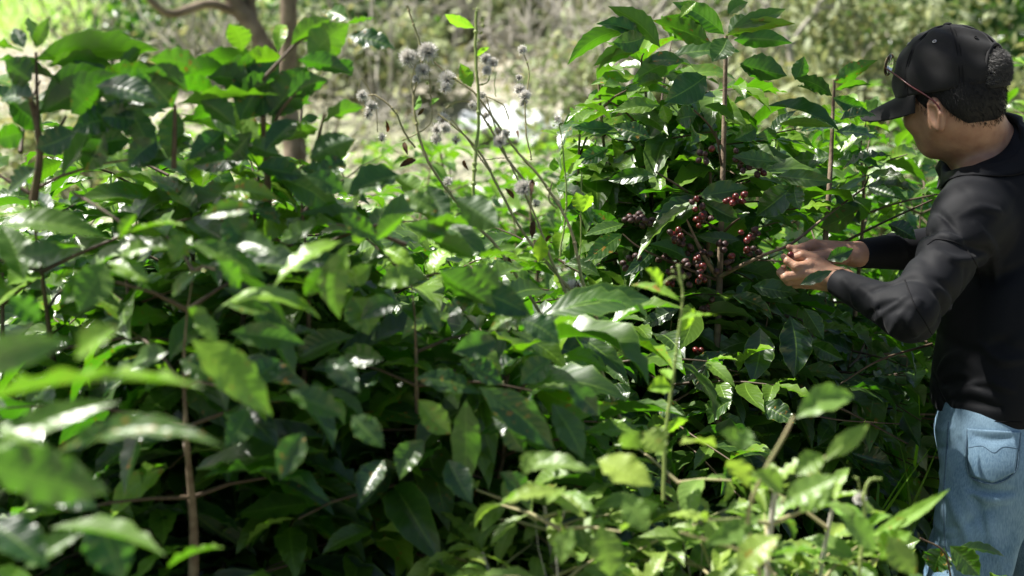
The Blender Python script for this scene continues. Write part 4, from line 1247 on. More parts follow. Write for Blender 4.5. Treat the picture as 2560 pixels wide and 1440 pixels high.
shrub('tall coffee shrub left of the dry weeds with upright bright young leaves on top', gr(680, 720, 2.05), 1.60, .46, HB, 1.9, limit=above(silL, lambda x, y, d: d > 1.94), stems=6, low=.12, leafL=.165, spread=.2, young=.12, group=gl_, barkm='redtwig',
      hero_stems=[([(672, 520, 1.95), (668, 420, 1.93), (660, 350, 1.92), (658, 290, 1.9)], .0055, .0035), ([(668, 420, 1.93), (690, 300, 1.92), (740, 230, 1.9)], .0035, .002), ([(780, 420, 1.95), (800, 330, 1.94), (812, 285, 1.93)], .003, .0018), ([(655, 200, 1.9), (720, 130, 1.9), (745, 105, 1.9), (790, 85, 1.9)], .0026, .0015),
                  ([(180, 480, 1.85), (250, 520, 1.8), (330, 575, 1.75)], .0022, .0018)])
HC1 = [(700, 640, 560, 610, 50, .7, .6, .1), (820, 660, 760, 740, 44, .8, .4, .2), (600, 720, 540, 650, 50, .7, .4, .3), (380, 620, 300, 640, 40, .6, .5, .5), (160, 620, 40, 640, 60, .7, .6, .2), (230, 700, 150, 760, 50, .8, .4, .3), (700, 900, 600, 960, 60, .8, .5, .0), (820, 900, 900, 980, 60, .8, .4, .0), (720, 980, 860, 1040, 60, .4, .5, .1), (620, 1020, 560, 1120, 60, .8, .4, .1), (760, 1080, 700, 1200, 66, .9, .3, .0), (880, 1040, 960, 1120, 60, .8, .4, .0), (300, 1040, 420, 1100, 60, .7, .5, .0), (5, 558, 268, 596, 70, .35, 1.0, .35, 1.62), (292, 600, 468, 566, 44, .2, .6, .8), (298, 592, 343, 534, 26, -.5, .4, .9), (262, 655, 196, 782, 84, .9, .4, .4), (270, 655, 376, 706, 50, .7, .4, .55), (480, 590, 428, 655, 56, .7, .6, .5),
       (474, 606, 668, 702, 54, .7, .5, .35), (852, 604, 684, 718, 50, .3, 1.0, .7), (868, 612, 850, 798, 66, .8, .4, .55), (530, 790, 802, 798, 60, .1, 1.5, .6), (575, 832, 764, 860, 60, .8, .5, .1), (480, 850, 682, 1040, 105, .5, .6, .2, 1.45),
       (560, 540, 642, 640, 84, 1., .3, .05), (640, 520, 500, 545, 40, .7, .5, .3), (520, 800, 470, 770, 34, -.5, .4, .75), (490, 780, 545, 860, 44, .7, .3, .6), (680, 780, 560, 760, 36, .7, .5, .3), (430, 740, 500, 680, 36, .5, .4, .2),
       (60, 700, 0, 560, 70, .7, .4, .2), (100, 800, 20, 740, 60, .8, .4, .1), (420, 880, 330, 910, 56, .6, .5, .2), (450, 900, 540, 950, 60, .8, .5, .1)]
shrub('coffee shrub in front of the left ones with narrow yellow green leaves hanging down', gr(480, 720, 1.78), 1.45, .42, HC1, 1.62, limit=above(sil([(-400, 560), (0, 560), (200, 520), (500, 500), (800, 500), (1000, 640), (1300, 800)]), lambda x, y, d: d > 1.68), stems=9, low=.12, leafL=.15, spread=.24, young=.08, group=gl_)
HC2 = [(900, 700, 800, 680, 50, .6, .5, .3), (1000, 760, 900, 800, 50, .8, .5, .1), (1250, 720, 1180, 660, 50, -.6, .5, .4), (1130, 600, 1010, 560, 46, .7, .5, .2), (1300, 800, 1400, 860, 60, .7, .5, .0), (1240, 850, 1130, 880, 60, .7, .5, .0), (960, 900, 860, 880, 56, .8, .4, .0), (1380, 900, 1300, 960, 60, .8, .4, .05), (1120, 1150, 1180, 1260, 60, .8, .4, .0), (960, 1150, 900, 1260, 60, .8, .4, .0), (1250, 1180, 1330, 1260, 60, .7, .4, .0), (1420, 960, 1500, 1040, 50, .7, .4, .0), (790, 560, 700, 600, 50, .7, .5, .1), (930, 660, 850, 700, 44, .8, .6, .5), (880, 742, 922, 838, 88, .8, .3, .35), (945, 712, 1070, 692, 50, .6, .4, .55), (960, 625, 1042, 682, 38, .6, .8, .2), (1050, 605, 1208, 560, 66, -.35, .8, .5), (1080, 600, 1190, 650, 56, -.5, .6, .45), (1188, 645, 1292, 636, 34, -.3, .4, .7),
       (1068, 462, 1115, 552, 58, -.8, .4, .1), (1140, 498, 1248, 568, 76, -.85, .4, .15), (850, 535, 940, 590, 50, .7, .4, .2), (880, 600, 930, 562, 44, -.6, .4, .95), (940, 600, 1018, 535, 46, -.6, .3, .5), (1160, 720, 1330, 790, 70, .7, .5, 0), (1100, 680, 1240, 770, 80, -.5, .5, .3),
       (1040, 945, 1205, 985, 56, .75, .6, .1), (1198, 968, 1388, 1125, 74, .65, .5, .05), (1045, 1000, 1128, 1085, 62, .8, .4, .3), (1165, 1000, 1158, 1235, 70, -1, .3, .35), (1270, 1060, 1310, 1130, 50, .8, .3, .1), (1380, 1010, 1460, 1150, 60, .7, .5, 0), (1060, 1100, 1000, 1200, 60, .9, .3, .1),
       (1180, 730, 1120, 790, 44, .7, .4, .1), (1150, 900, 1260, 960, 60, .7, .5, .1), (1360, 830, 1450, 800, 40, -.3, .7, .85), (1340, 800, 1220, 830, 50, .6, .6, .4), (1060, 760, 1100, 830, 40, .8, .4, .1), (740, 640, 860, 650, 50, .7, .5, .1), (1010, 480, 1100, 530, 44, .7, .4, .3),
       (860, 480, 760, 440, 50, .7, .4, .1), (1330, 1080, 1230, 1040, 50, .7, .4, .1)]
shrub('dark coffee shrub at the foot of the dry weeds with one long hanging backlit leaf', gr(1060, 720, 1.95), 1.45, .42, HC2, 1.8, limit=above(sil([(600, 560), (850, 500), (1000, 500), (1200, 620), (1350, 780), (1500, 1000), (1600, 1200)]), lambda x, y, d: d > 1.86), stems=10, low=.12, leafL=.145, spread=.24, young=.08, group=gl_)
for x_, y_, h_, lab in ((-1.25, 1.65, 1.55, 'coffee shrub just outside the left edge of the picture, beside the nearest one'), (-1.35, 2.30, 1.55, 'coffee shrub outside the left edge, behind the far left shrub')):
    shrub(lab, np.array([x_, y_, 0]), h_, .5, None, 2, stems=5, low=.1, leafL=.15, spread=.25, young=.1, group=gl_, nu=7, nv=5, limit=lambda q: proj(q)[0] < -60)  # hedge continued out of view, put in to shade the lower left
# shaded ones behind and between
shrub('shaded coffee shrub seen in the gaps of the left hand shrubs', gr(380, 720, 2.55), 1.52, .6, None, 2, limit=above(sil([(-400, 250), (420, 320), (560, 360), (900, 420), (1300, 700)])), stems=6, low=.1, leafL=.14, spread=.3, young=.0, group=gl_)
shrub('shaded coffee shrub low behind the hanging backlit leaf', gr(950, 720, 2.6), 1.38, .55, None, 2, limit=above(sil([(-400, 330), (700, 430), (1000, 520), (1400, 680)])), stems=6, low=.1, leafL=.14, spread=.3, young=.0, group=gl_)
# blurred foreground plants
HD = [(-60, 1010, 510, 968, 128, -.35, .5, .65, 1.12), (190, 900, 298, 818, 66, .4, .4, 1., 1.12), (-60, 930, 180, 852, 80, .8, .4, .2, 1.15), (-40, 1140, 300, 1005, 64, .5, .5, .45, 1.2), (130, 1140, 565, 1118, 60, .45, .7, .2, 1.2), (-60, 1150, 275, 1230, 130, -.6, .5, .25, 1.15),
      (240, 1280, 310, 1450, 120, .8, .4, 0, 1.3), (120, 1240, 245, 1270, 60, .7, .4, 0, 1.3), (-30, 1300, 120, 1420, 100, .7, .4, .0, 1.25), (0, 1060, 120, 1120, 60, .8, .4, .5, 1.2), (420, 1420, 560, 1370, 60, -.3, .5, .4, 1.4), (60, 1420, 210, 1330, 60, .6, .4, .1, 1.3)]
shrub('out of focus coffee shrub nearest the camera with one broad yellow tipped leaf', gr(40, 720, 1.18), 1.36, .28, HD, 1.15, limit=above(sil([(-400, 1150), (100, 1250), (500, 1350), (600, 1500)]), lambda x, y, d: d > 1.2), stems=2, low=.2, trad=.006, leafL=.13, spread=.06, young=.15, group=gl_)
HE = [(1300, 1165, 1480, 1180, 50, .5, .6, .35), (1495, 1150, 1632, 1215, 80, .3, .6, 1.), (1990, 1045, 2135, 992, 66, .8, .9, .3), (2062, 1152, 2172, 1060, 42, .6, .4, .5), (1500, 1310, 1528, 1445, 70, .8, .4, .3), (1432, 1318, 1400, 1412, 48, .8, .4, .4), (1400, 1225, 1258, 1262, 36, .4, .5, .8),
      (1610, 1080, 1660, 1130, 70, .8, .4, .35), (1700, 1110, 1790, 1120, 50, -.4, .8, .8), (1600, 1080, 1560, 1120, 50, .7, .4, .4), (1870, 1070, 1850, 1130, 40, .8, .4, .3), (1850, 1100, 1800, 1080, 40, .7, .4, .4), (1960, 1250, 2100, 1190, 60, .7, .5, .3), (1960, 1230, 1880, 1180, 50, .7, .4, .5),
      (1950, 1340, 1840, 1440, 60, .4, .4, .8), (1760, 1360, 1900, 1290, 50, .8, .5, .3), (1560, 1240, 1620, 1330, 60, .8, .4, .3), (1650, 1260, 1560, 1300, 44, .8, .4, .3), (2060, 1140, 1990, 1190, 50, .7, .4, .4), (2090, 1210, 2000, 1280, 56, .7, .4, .4), (1820, 1150, 1870, 1220, 50, -.4, .5, .6),
      (2100, 1290, 2190, 1380, 60, .7, .4, .3), (1350, 1130, 1310, 1190, 36, .7, .4, .4), (2220, 1340, 2290, 1440, 60, .8, .3, .4)]
shrub('sunlit out of focus shrub with small pale yellow green leaves at the bottom right', gr(1890, 720, 1.66), 1.16, .30, HE, 1.55, mat='pale', limit=above(sil([(1200, 1180), (1500, 1130), (1700, 1100), (1900, 1060), (2100, 1140), (2300, 1330), (2400, 1450)]), lambda x, y, d: d > 1.60), stems=14, low=.35, leafL=.078, spread=.16, node=.05, lstep=.045, young=.3, top_young=.3,
      barkm='grtwig', twigm='dryst', name='pale_shrub', group='pale leaved shrubs', trad=.0045, hero_stems=[([(1900, 1440, 1.6), (1870, 1300, 1.58), (1900, 1200, 1.56), (1960, 1090, 1.55), (1985, 1040, 1.55)], .0026, .0016), ([(1960, 1500, 1.6), (1900, 1400, 1.6), (1700, 1330, 1.58)], .0022, .0014), ([(1950, 1260, 1.56), (2030, 1180, 1.56), (2065, 1140, 1.56)], .002, .0013)])
shrub('smaller sunlit pale leaved shrub beside it with a curled yellow leaf', gr(1500, 720, 1.70), 1.16, .26, None, 1.6, mat='pale', limit=above(sil([(1200, 1230), (1330, 1170), (1600, 1130), (1800, 1200), (1900, 1300)]), lambda x, y, d: d > 1.5), stems=12, low=.35, leafL=.078, spread=.15, node=.05, lstep=.045, young=.3, top_young=.3, barkm='grtwig', twigm='dryst', name='pale_shrub', group='pale leaved shrubs', trad=.0045)
shrub('small coffee plant with large pale leaves against the leg of the jeans', gr(2380, 720, 2.36), .82, .26, [(2290, 1372, 2240, 1410, 50, .8, .4, .3), (2360, 1370, 2335, 1432, 66, .9, .3, .1), (2375, 1365, 2450, 1440, 60, .9, .3, .2), (2390, 1372, 2512, 1392, 34, .5, .6, .1), (2300, 1350, 2230, 1372, 40, .8, .4, .3)], 2.3,
      limit=above(sil([(2100, 1400), (2600, 1400)])), stems=1, low=.2, leafL=.11, young=.2, hero_stems=[([(2380, 1460, 2.3), (2360, 1380, 2.3), (2300, 1345, 2.3)], .002, .0015)])

shrub('dense dark coffee shrub between the slim stem and the collar of the shirt', gr(2260, 720, 3.55), 1.40, .55, None, 3.4, limit=above(sil([(1900, 600), (2150, 420), (2200, 340), (2300, 330), (2420, 420), (2600, 500)])), stems=6, low=.1, leafL=.14, spread=.3, young=.05, nu=9, nv=5)
shrub('dense dark coffee shrub in the shade behind the hands', gr(1960, 720, 3.35), 1.22, .5, None, 3.3, limit=above(sil([(1500, 700), (1700, 560), (1950, 470), (2200, 520), (2400, 620)])), stems=5, low=.1, leafL=.14, spread=.3, young=.15, nu=9, nv=5)
# ---- shrub rows further back
rows = [(900, 4.3, 1.22, 'coffee shrub of the next row just right of the upright young leaves'), (1120, 4.6, 1.25, 'coffee shrub of the next row behind the straight green weed stalk'), (1330, 4.4, 1.20, 'coffee shrub of the next row right below the white sheet'),
        (1250, 5.6, 1.15, 'farther coffee shrub of the next row below the left end of the white sheet'), (1480, 5.2, 1.35, 'blurred coffee shrub just left of the tall picked shrub'), (2320, 4.2, 1.22, 'sunlit coffee shrub under the cap peak, behind the sleeves'), (2180, 4.9, 1.36, 'coffee shrub of the back row seen between the slim brown stem and the cap'),
        (2480, 5.0, 1.50, 'coffee shrub of the back row behind the head'), (2620, 4.3, 1.62, 'tall coffee shrub at the right edge behind the cap'), (1700, 4.6, 1.25, 'coffee shrub hidden behind the tall picked shrub'), (1950, 4.4, 1.20, 'coffee shrub glowing yellow green behind the hands'), (1000, 3.5, .95, 'low coffee shrub behind the left shrubs'),
        (1560, 3.6, .95, 'low coffee shrub behind the cherries'), (2050, 3.6, .95, 'low coffee shrub behind the wrists'), (560, 3.8, 1.1, 'coffee shrub seen through the gap under the backlit leaves'), (100, 3.8, 1.1, 'coffee shrub behind the far left one')]
for x, d, h, lab in rows:
    p = P(x, 720, d); p[2] = 0; yy = p[1]; p[2] = float(ground_z(p[0], yy))
    near = d < 4
    shrub(lab, p, h * rng.uniform(.96, 1.04), .5, None, d, stems=3, low=.15, node=.075, lstep=.07, leafL=.13, spread=.3, young=.3, nu=7, nv=5, limit=above(sil([(700, 330), (900, 300), (1100, 340), (1200, 390), (1440, 380), (1500, 290), (2200, 150), (2290, 310), (2480, 300), (2500, 90), (2700, 60)])))

# ------------------------------------------------------------------ dry weeds with white seed heads
def wstem(mb, pix, r0, r1, d=None):
    q = spline([P(a[0], a[1], a[2] if len(a) > 2 else d) for a in pix], 7 * len(pix))
    q = q + np.cumsum(rng.normal(0, .00035, q.shape), 0)
    tube(mb, q, np.linspace(r0, r1, len(q)), 6)
    k = rng.choice(len(q), max(1, len(q) // 9))                       # swollen nodes
    for i_ in k: ball(mb, q[i_], np.interp(i_, [0, len(q)], [r0, r1]) * 1.5, seg=6, ring=4)


def seedhead(parent, x, y, d, r, white=1., cup=True):
    c = P(x, y, d); r = r / FPX * d * .9
    cm_ = MB(); dn = nrm([rng.normal(0, .4), rng.normal(0, .4), -1])
    ball(cm_, c + dn * r * .25, (r * .27, r * .27, r * .42), seg=9, ring=6)
    for _ in range(9):                                                # bracts
        dr = nrm(dn * .6 + rng.normal(0, .6, 3)); tube(cm_, [c + dn * r * .2, c + dr * r * .5, c + dr * r * rng.uniform(.7, 1.0)], [.0006, .0005, .0002], 4)
    h = part(cm_, 'seed_head', M['darkst' if white > .11 else 'greenst'], parent)
    n = int(1500 * white) if white > .11 else 0
    if n:
        dr = nrm(rng.normal(0, 1, (n, 3)) - dn * 1.0); L = r * rng.uniform(.55, 1.1, (n, 1)) 
        sd = nrm(np.cross(dr, rng.normal(0, 1, (n, 3)))) * .00042
        a = c + dr * r * .12; b_ = a + dr * L + rng.normal(0, .12, (n, 3)) * r
        V = np.stack([a - sd, a + sd, b_ + sd * .7, b_ - sd * .7], 1).reshape(-1, 3)
        mb = MB(); mb.add(V, np.arange(n * 4).reshape(n, 4)); part(mb, 'pappus', M['fluff'], h)


def wilt(mb, x, y, d, ln, dx, dy, w=.35, arch=1.4):
    hero(mb, [(x, y, x + dx * ln * .75, y + dy * ln * .75, ln * w * .6, rng.choice([-.7, .7]), arch, 0, d)], d)


gw = 'weeds gone to seed between the shrubs'
def weed(name, label, d, stems, heads, lv=(), wl=(), sm='dryst', mt='weed', dark=()):
    o = empty(name, gr(stems[0][0][-1][0], 720, d), label, 'weed', gw)
    for k, (pix, r0, r1) in enumerate(stems):
        mb = MB(); wstem(mb, pix, r0, r1, d); part(mb, 'stem', M[sm], o)
    for h in heads: seedhead(o, h[0], h[1], h[4] if len(h) > 4 else d + rng.uniform(-.02, .02), h[2], h[3])
    if lv:
        mb = MB(); hero(mb, lv, d); part(mb, 'leaves', M[mt], o)
    if wl:
        mb = MB()
        for q in wl: wilt(mb, q[0], q[1], d, q[2], q[3], q[4])
        part(mb, 'wilted_leaves', M['wilt'], o)
    return o


M['wilt'] = leaf_mat('wilted leaf', (.035, .02, .012), (.08, .045, .025), (.12, .07, .03), (.10, .04, .015), rough=.8, trf=.15, spec=.2)
dw = 2.28
weed('seeding_weed', 'leaning dry weed with the biggest white seed heads and drooping brown tips', dw,
     [([(1017, 15), (1045, 100), (1052, 150), (1037, 215), (1032, 260), (1040, 330), (1065, 400), (1110, 470), (1180, 560), (1240, 620), (1350, 790)], .0017, .0030),
      ([(1078, 240), (1075, 300), (1040, 330), (1000, 345)], .0009, .0012), ([(920, 240), (940, 240), (985, 275), (1010, 325), (1040, 368)], .0011, .0018), ([(898, 225), (903, 196), (925, 225), (945, 270), (952, 330)], .0005, .0008),
      ([(1070, 150), (1075, 200), (1078, 245)], .0009, .0011), ([(1040, 160), (1030, 215), (1033, 235)], .0008, .0010)],
     [(1020, 147, 23, 1.), (1070, 133, 26, 1.), (1058, 178, 19, .9), (1042, 200, 12, .3), (905, 240, 15, .5), (928, 268, 17, .35), (955, 345, 14, .12), (920, 285, 14, .2), (1068, 205, 11, .1)],
     [(1040, 275, 1048, 238, 18, -.6, .4, .4), (1075, 265, 1098, 245, 12, .6, .4, .4)], [(1040, 400, 70, -.8, .35), (1010, 355, 50, .25, .9), (965, 300, 40, .1, 1.), (1060, 270, 35, -.6, .7)])
weed('seeding_weed', 'tallest straight green weed stalk with a budded top', dw - .06,
     [([(1190, 28), (1188, 90), (1190, 160), (1196, 230), (1198, 320), (1190, 430), (1186, 570)], .0026, .0030), ([(1222, 165), (1220, 205), (1196, 215)], .0010, .0014), ([(1240, 180), (1235, 215), (1240, 240)], .0007, .0009)],
     [(1192, 22, 13, .1), (1205, 45, 12, .05), (1208, 62, 12, .05), (1202, 80, 11, .1), (1214, 150, 15, .8), (1232, 158, 14, .8), (1216, 178, 13, .8), (1195, 100, 8, 0)],
     [(1186, 70, 1112, 36, 24, -.5, .5, .5), (1178, 218, 1150, 158, 34, -.5, .4, .3), (1192, 140, 1224, 118, 16, -.6, .4, .4), (1190, 375, 1225, 365, 14, .5, .4, .5)], (), sm='greenst')
weed('seeding_weed', 'pale arching weed with twin stems bending down to the right', dw - .02,
     [([(1085, 155), (1140, 198), (1190, 235), (1240, 300), (1290, 370), (1340, 430), (1400, 520), (1430, 600), (1450, 700), (1485, 790), (1495, 850), (1480, 905)], .0015, .0030),
      ([(1095, 285), (1150, 330), (1200, 385), (1250, 480), (1310, 590), (1390, 690), (1440, 760), (1480, 880), (1530, 1010), (1562, 1100)], .0015, .0034),
      ([(1115, 270), (1140, 255), (1180, 262), (1230, 330), (1270, 400), (1330, 480)], .0015, .0022), ([(1215, 240), (1260, 370), (1300, 450), (1345, 545), (1380, 640), (1440, 770)], .0012, .0026), ([(1190, 235), (1250, 260), (1270, 300)], .0010, .0013),
      ([(1130, 300), (1170, 350), (1230, 440)], .001, .0014), ([(1200, 400), (1235, 395), (1275, 390)], .0008, .0008), ([(1380, 455), (1372, 500), (1395, 520)], .0012, .0016)],
     [(1118, 200, 22, .9), (1112, 222, 15, .6), (1108, 300, 17, .4), (1092, 325, 16, .35), (1090, 350, 15, .4), (1112, 322, 16, .5), (1145, 340, 10, .1), (1180, 265, 12, .4), (1310, 472, 22, 1.), (1250, 355, 17, .8), (1265, 335, 13, .5), (1245, 330, 12, .4), (1432, 722, 24, .4), (1340, 510, 12, .2), (1120, 455, 13, .3), (1140, 352, 12, .2), (1205, 240, 11, .3), (1215, 290, 10, .2)],
     [(1345, 655, 1352, 586, 36, .9, .3, 1.), (1345, 655, 1400, 640, 26, .5, .4, .7), (1385, 428, 1386, 392, 22, .7, .2, .1), (1345, 650, 1290, 640, 20, .5, .4, .6)],
     [(1325, 450, 55, .05, 1.), (1262, 470, 50, .6, .7), (1335, 550, 65, -.1, 1.), (1380, 590, 40, -.6, .7), (1440, 700, 70, .1, 1.), (1270, 640, 60, .2, 1.), (1230, 520, 50, -.3, 1), (1290, 330, 30, .3, .9), (1160, 400, 40, .4, .9)])
weed('seeding_weed', 'thin weed stalk with small greyish seed heads left of the tall shrub', dw + .12,
     [([(1305, 125), (1322, 180), (1312, 250), (1315, 330), (1326, 395)], .0010, .0014)], [(1305, 125, 12, .7), (1297, 195, 9, .3), (1300, 225, 15, .8), (1312, 240, 15, .8), (1310, 258, 12, .5), (1318, 155, 5, 0), (1322, 178, 5, 0)], (), ())
weed('seeding_weed', 'short green weed stalk with dark buds beside the tall shrub', dw + .06,
     [([(1398, 310), (1408, 380), (1417, 470), (1414, 550), (1400, 640)], .0012, .0020), ([(1450, 640), (1452, 520), (1455, 430)], .0010, .0014)], [(1392, 298, 11, .15), (1402, 308, 10, .1), (1385, 312, 8, .1)],
     [(1398, 340, 1345, 328, 18, .4, .4, .7), (1418, 440, 1462, 395, 22, .4, .4, .8), (1455, 530, 1440, 480, 32, -.8, .3, .6), (1457, 530, 1478, 480, 26, -.6, .3, .7)], (), sm='greenst')
dw2 = 1.85
weed('seeding_weed', 'blurred bright green weed stalk in front of the cherries', dw2,
     [([(1697, 668), (1708, 740), (1695, 830), (1680, 940), (1672, 1010), (1664, 1090), (1660, 1250)], .0016, .0028), ([(1705, 715), (1690, 692), (1668, 700), (1655, 720)], .001, .0013)], [(1695, 662, 13, .1), (1684, 676, 10, .05), (1710, 690, 10, .05)],
     [(1700, 752, 1575, 712, 26, .5, .6, .75), (1700, 800, 1792, 788, 26, .3, .4, .75), (1655, 720, 1612, 672, 40, .8, .4, .2), (1702, 830, 1735, 770, 20, -.5, .3, .9), (1676, 965, 1620, 975, 40, .5, .5, .8), (1676, 950, 1650, 925, 24, .4, .5, .8), (1668, 1090, 1620, 1110, 40, .5, .5, .6), (1668, 1080, 1720, 1050, 34, -.5, .5, .6)], (), sm='greenst')
weed('seeding_weed', 'blurred weed with a hooked tip and a white tuft in front of the jeans', 1.72,
     [([(2205, 1195), (2175, 1198), (2162, 1240), (2160, 1300), (2150, 1420), (2140, 1560)], .0016, .0026), ([(2142, 1195), (2150, 1250), (2158, 1300)], .0007, .001)], [(2150, 1248, 15, 1.), (2140, 1193, 9, .1)],
     [(2170, 1345, 2375, 1222, 30, .5, .4, .6), (2160, 1290, 2080, 1270, 30, .5, .4, .4), (2200, 1400, 2280, 1330, 56, .7, .4, .5), (2165, 1320, 2230, 1290, 24, .5, .4, .5)], (), sm='greenst')
# grass blades among the weeds
mb = MB(); n = 260
x = rng.uniform(1380, 2180, n); d = rng.uniform(2.6, 3.4, n)
base = np.array([gr(a, 720, b_) for a, b_ in zip(x, d)]); base[:, 2] = 0.2
L = rng.uniform(.35, .8, n)
leaves(mb, base, np.stack([rng.normal(0, .3, n), rng.normal(0, .3, n), np.ones(n)], -1), rng.normal(0, 1, (n, 3)), L, .012, rng.uniform(.2, 1.2, n), .3, .01, tints(n, .5), nu=9, nv=3)
tag(mb.build('grass', M['weed']), 'thin green grass blades growing up through the shrubs', 'grass', kind='stuff')
# ------------------------------------------------------------------ background hillside
def ray_ground(x, y):
    dr = P(x, y, 1.0) - CAM
    t = 3.0
    while t < 200:
        p = CAM + dr * t
        if p[2] <= float(ground_z(p[0], p[1])): return p
        t += .05
    return p


def on_ground(x, y):
    return np.array([x, y, float(ground_z(x, y))])


# ground cover: broad leaved weeds behind the shrubs
n = 15000
bx = rng.uniform(-3.5, 4.5, n); by = 2.4 + rng.uniform(0, 1, n) ** 1.3 * 8
keepm = np.sin(bx * 2.1 + 1) + np.sin(by * 1.7 + bx) + rng.normal(0, .8, n) > -.3
bx, by = bx[keepm], by[keepm]; n = len(bx)
hgt = rng.uniform(.02, .42, n) * np.clip(1.2 - (by - 3) * .1, .35, 1)
B_ = np.stack([bx, by, ground_z(bx, by) + hgt], -1)
okb = body_clear(B_); B_ = B_[okb]; n = len(B_)
mb = MB(); az = rng.uniform(0, 6.28, n)
leaves(mb, B_, np.stack([np.cos(az), np.sin(az), rng.uniform(-.2, .7, n)], -1), np.stack([rng.normal(0, .5, n), rng.normal(0, .5, n), np.ones(n)], -1), rng.uniform(.05, .12, n), rng.uniform(.03, .055, n), rng.uniform(.1, .9, n), .2, .03, tints(n, .45, .25), nu=6, nv=5)
tag(mb.build('ground_cover', M['weed']), 'bright green low weeds covering the ground behind the shrubs', 'weeds', kind='stuff')

# dry grass on the slope
n = 14000
bx = rng.uniform(-6, 7, n); by = rng.uniform(6.2, 24, n)
kp = ~((bx < -1.4 - (by - 12) * .15) & (by > 13.5)) & ~((bx > -.55) & (bx < .75) & (by > 7.5) & (by < 11.5))
bx, by = bx[kp], by[kp]; n = len(bx)
B_ = on = np.stack([bx, by, ground_z(bx, by)], -1)
mb = MB()
leaves(mb, B_, np.stack([rng.normal(0, .5, n), rng.normal(0, .5, n), np.ones(n)], -1), rng.normal(0, 1, (n, 3)), rng.uniform(.10, .32, n), .014, rng.uniform(.2, 1.2, n), .2, .0, tints(n, 0), nu=4, nv=2)
M['straw'] = leaf_mat('straw', (.38, .36, .24), (.54, .51, .38), (.3, .3, .1), (.35, .28, .12), rough=.8, trf=.25, spec=.2)
tag(mb.build('dry_grass', M['straw']), 'pale dry grass standing over the slope behind the shrubs', 'grass', kind='stuff')
n = 9000
bx = rng.uniform(-9, -1.2, n); by = rng.uniform(13, 30, n)
B_ = np.stack([bx, by, ground_z(bx, by)], -1); mb = MB()
leaves(mb, B_, np.stack([rng.normal(0, .5, n), rng.normal(0, .5, n), np.ones(n)], -1), rng.normal(0, 1, (n, 3)), rng.uniform(.1, .3, n), .02, rng.uniform(.2, 1.2, n), .2, .0, tints(n, .7), nu=4, nv=2)
tag(mb.build('lawn_grass', M['weed']), 'sunlit yellow green grass at the top left of the slope', 'grass', kind='stuff')


# bare twiggy shrubs
def bare(label, base, h, seed, mat='grtwig', lean=0., spread=.55, leafy=0.):
    r = np.random.default_rng(seed)
    o = empty('bare_shrub', base, label, 'shrub', 'bare twiggy shrubs on the slope')
    mb = MB(); tips = []

    def grow(p, dr, L, rad, lv):
        k = 6; pts = [p.copy()]
        for i_ in range(k):
            dr = nrm(dr + r.normal(0, .16, 3) + np.array([lean * .05, 0, .02])); p = p + dr * L / k; pts.append(p.copy())
        tube(mb, pts, np.linspace(rad, rad * .55, k + 1), 5, cap=False)
        if lv == 0: tips.extend(pts[2:]); return
        for _ in range(r.integers(2, 5)):
            q = pts[r.integers(2, k + 1)]
            grow(q, nrm(dr + r.normal(0, spread, 3)), L * r.uniform(.5, .85), rad * .55, lv - 1)
    for _ in range(r.integers(3, 6)):
        grow(np.asarray(base, float) + r.normal(0, .05, 3) * [1, 1, 0], nrm([r.normal(lean, .45), r.normal(0, .3), 1]), h * .5, .016 * h, 3)
    part(mb, 'branches', M[mat], o)
    if leafy:
        T = np.array(tips); T = T[r.uniform(0, 1, len(T)) < leafy]; n = len(T)
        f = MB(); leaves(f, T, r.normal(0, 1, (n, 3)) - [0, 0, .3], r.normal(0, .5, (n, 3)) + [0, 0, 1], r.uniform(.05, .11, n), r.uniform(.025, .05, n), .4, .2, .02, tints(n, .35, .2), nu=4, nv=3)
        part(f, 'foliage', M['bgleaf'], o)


bl = [(1350, 11.8, 1.3, .2, 0, 'pale bare shrub leaning over the slope above the white sheet'), 
      (1450, 12.2, 2.0, .3, 0, 'larger bare shrub at the top of the picture left of the tall shrub'), (1120, 12.5, 1.5, 0, .25, 'half bare shrub behind the white seed heads'), (960, 11, 1.2, 0, .2, 'half bare shrub left of the white seed heads'), 
      (1960, 9.5, 2.0, -.2, .1, 'bare shrub at the top right of the picked shrub'), (560, 11, 1.3, 0, .3, 'grey green shrub left of the brown tree trunk'), (820, 9.5, 1.0, .2, .15, 'low bare shrub right of the brown tree trunk'),
      (1560, 10, 2.0, .0, .1, 'bare shrub behind the top left leaves of the picked shrub'), (1010, 8.0, .8, 0, .1, 'small dry shrub behind the drooping seed heads'), (300, 12.5, 1.2, 0, .35, 'grey green shrub above the far left shrubs')]
for k, (x, d, h, ln, lf, lab) in enumerate(bl):
    p = P(x, 720, d); bare(lab, on_ground(p[0], p[1]), h, 50 + k, lean=ln, leafy=lf)


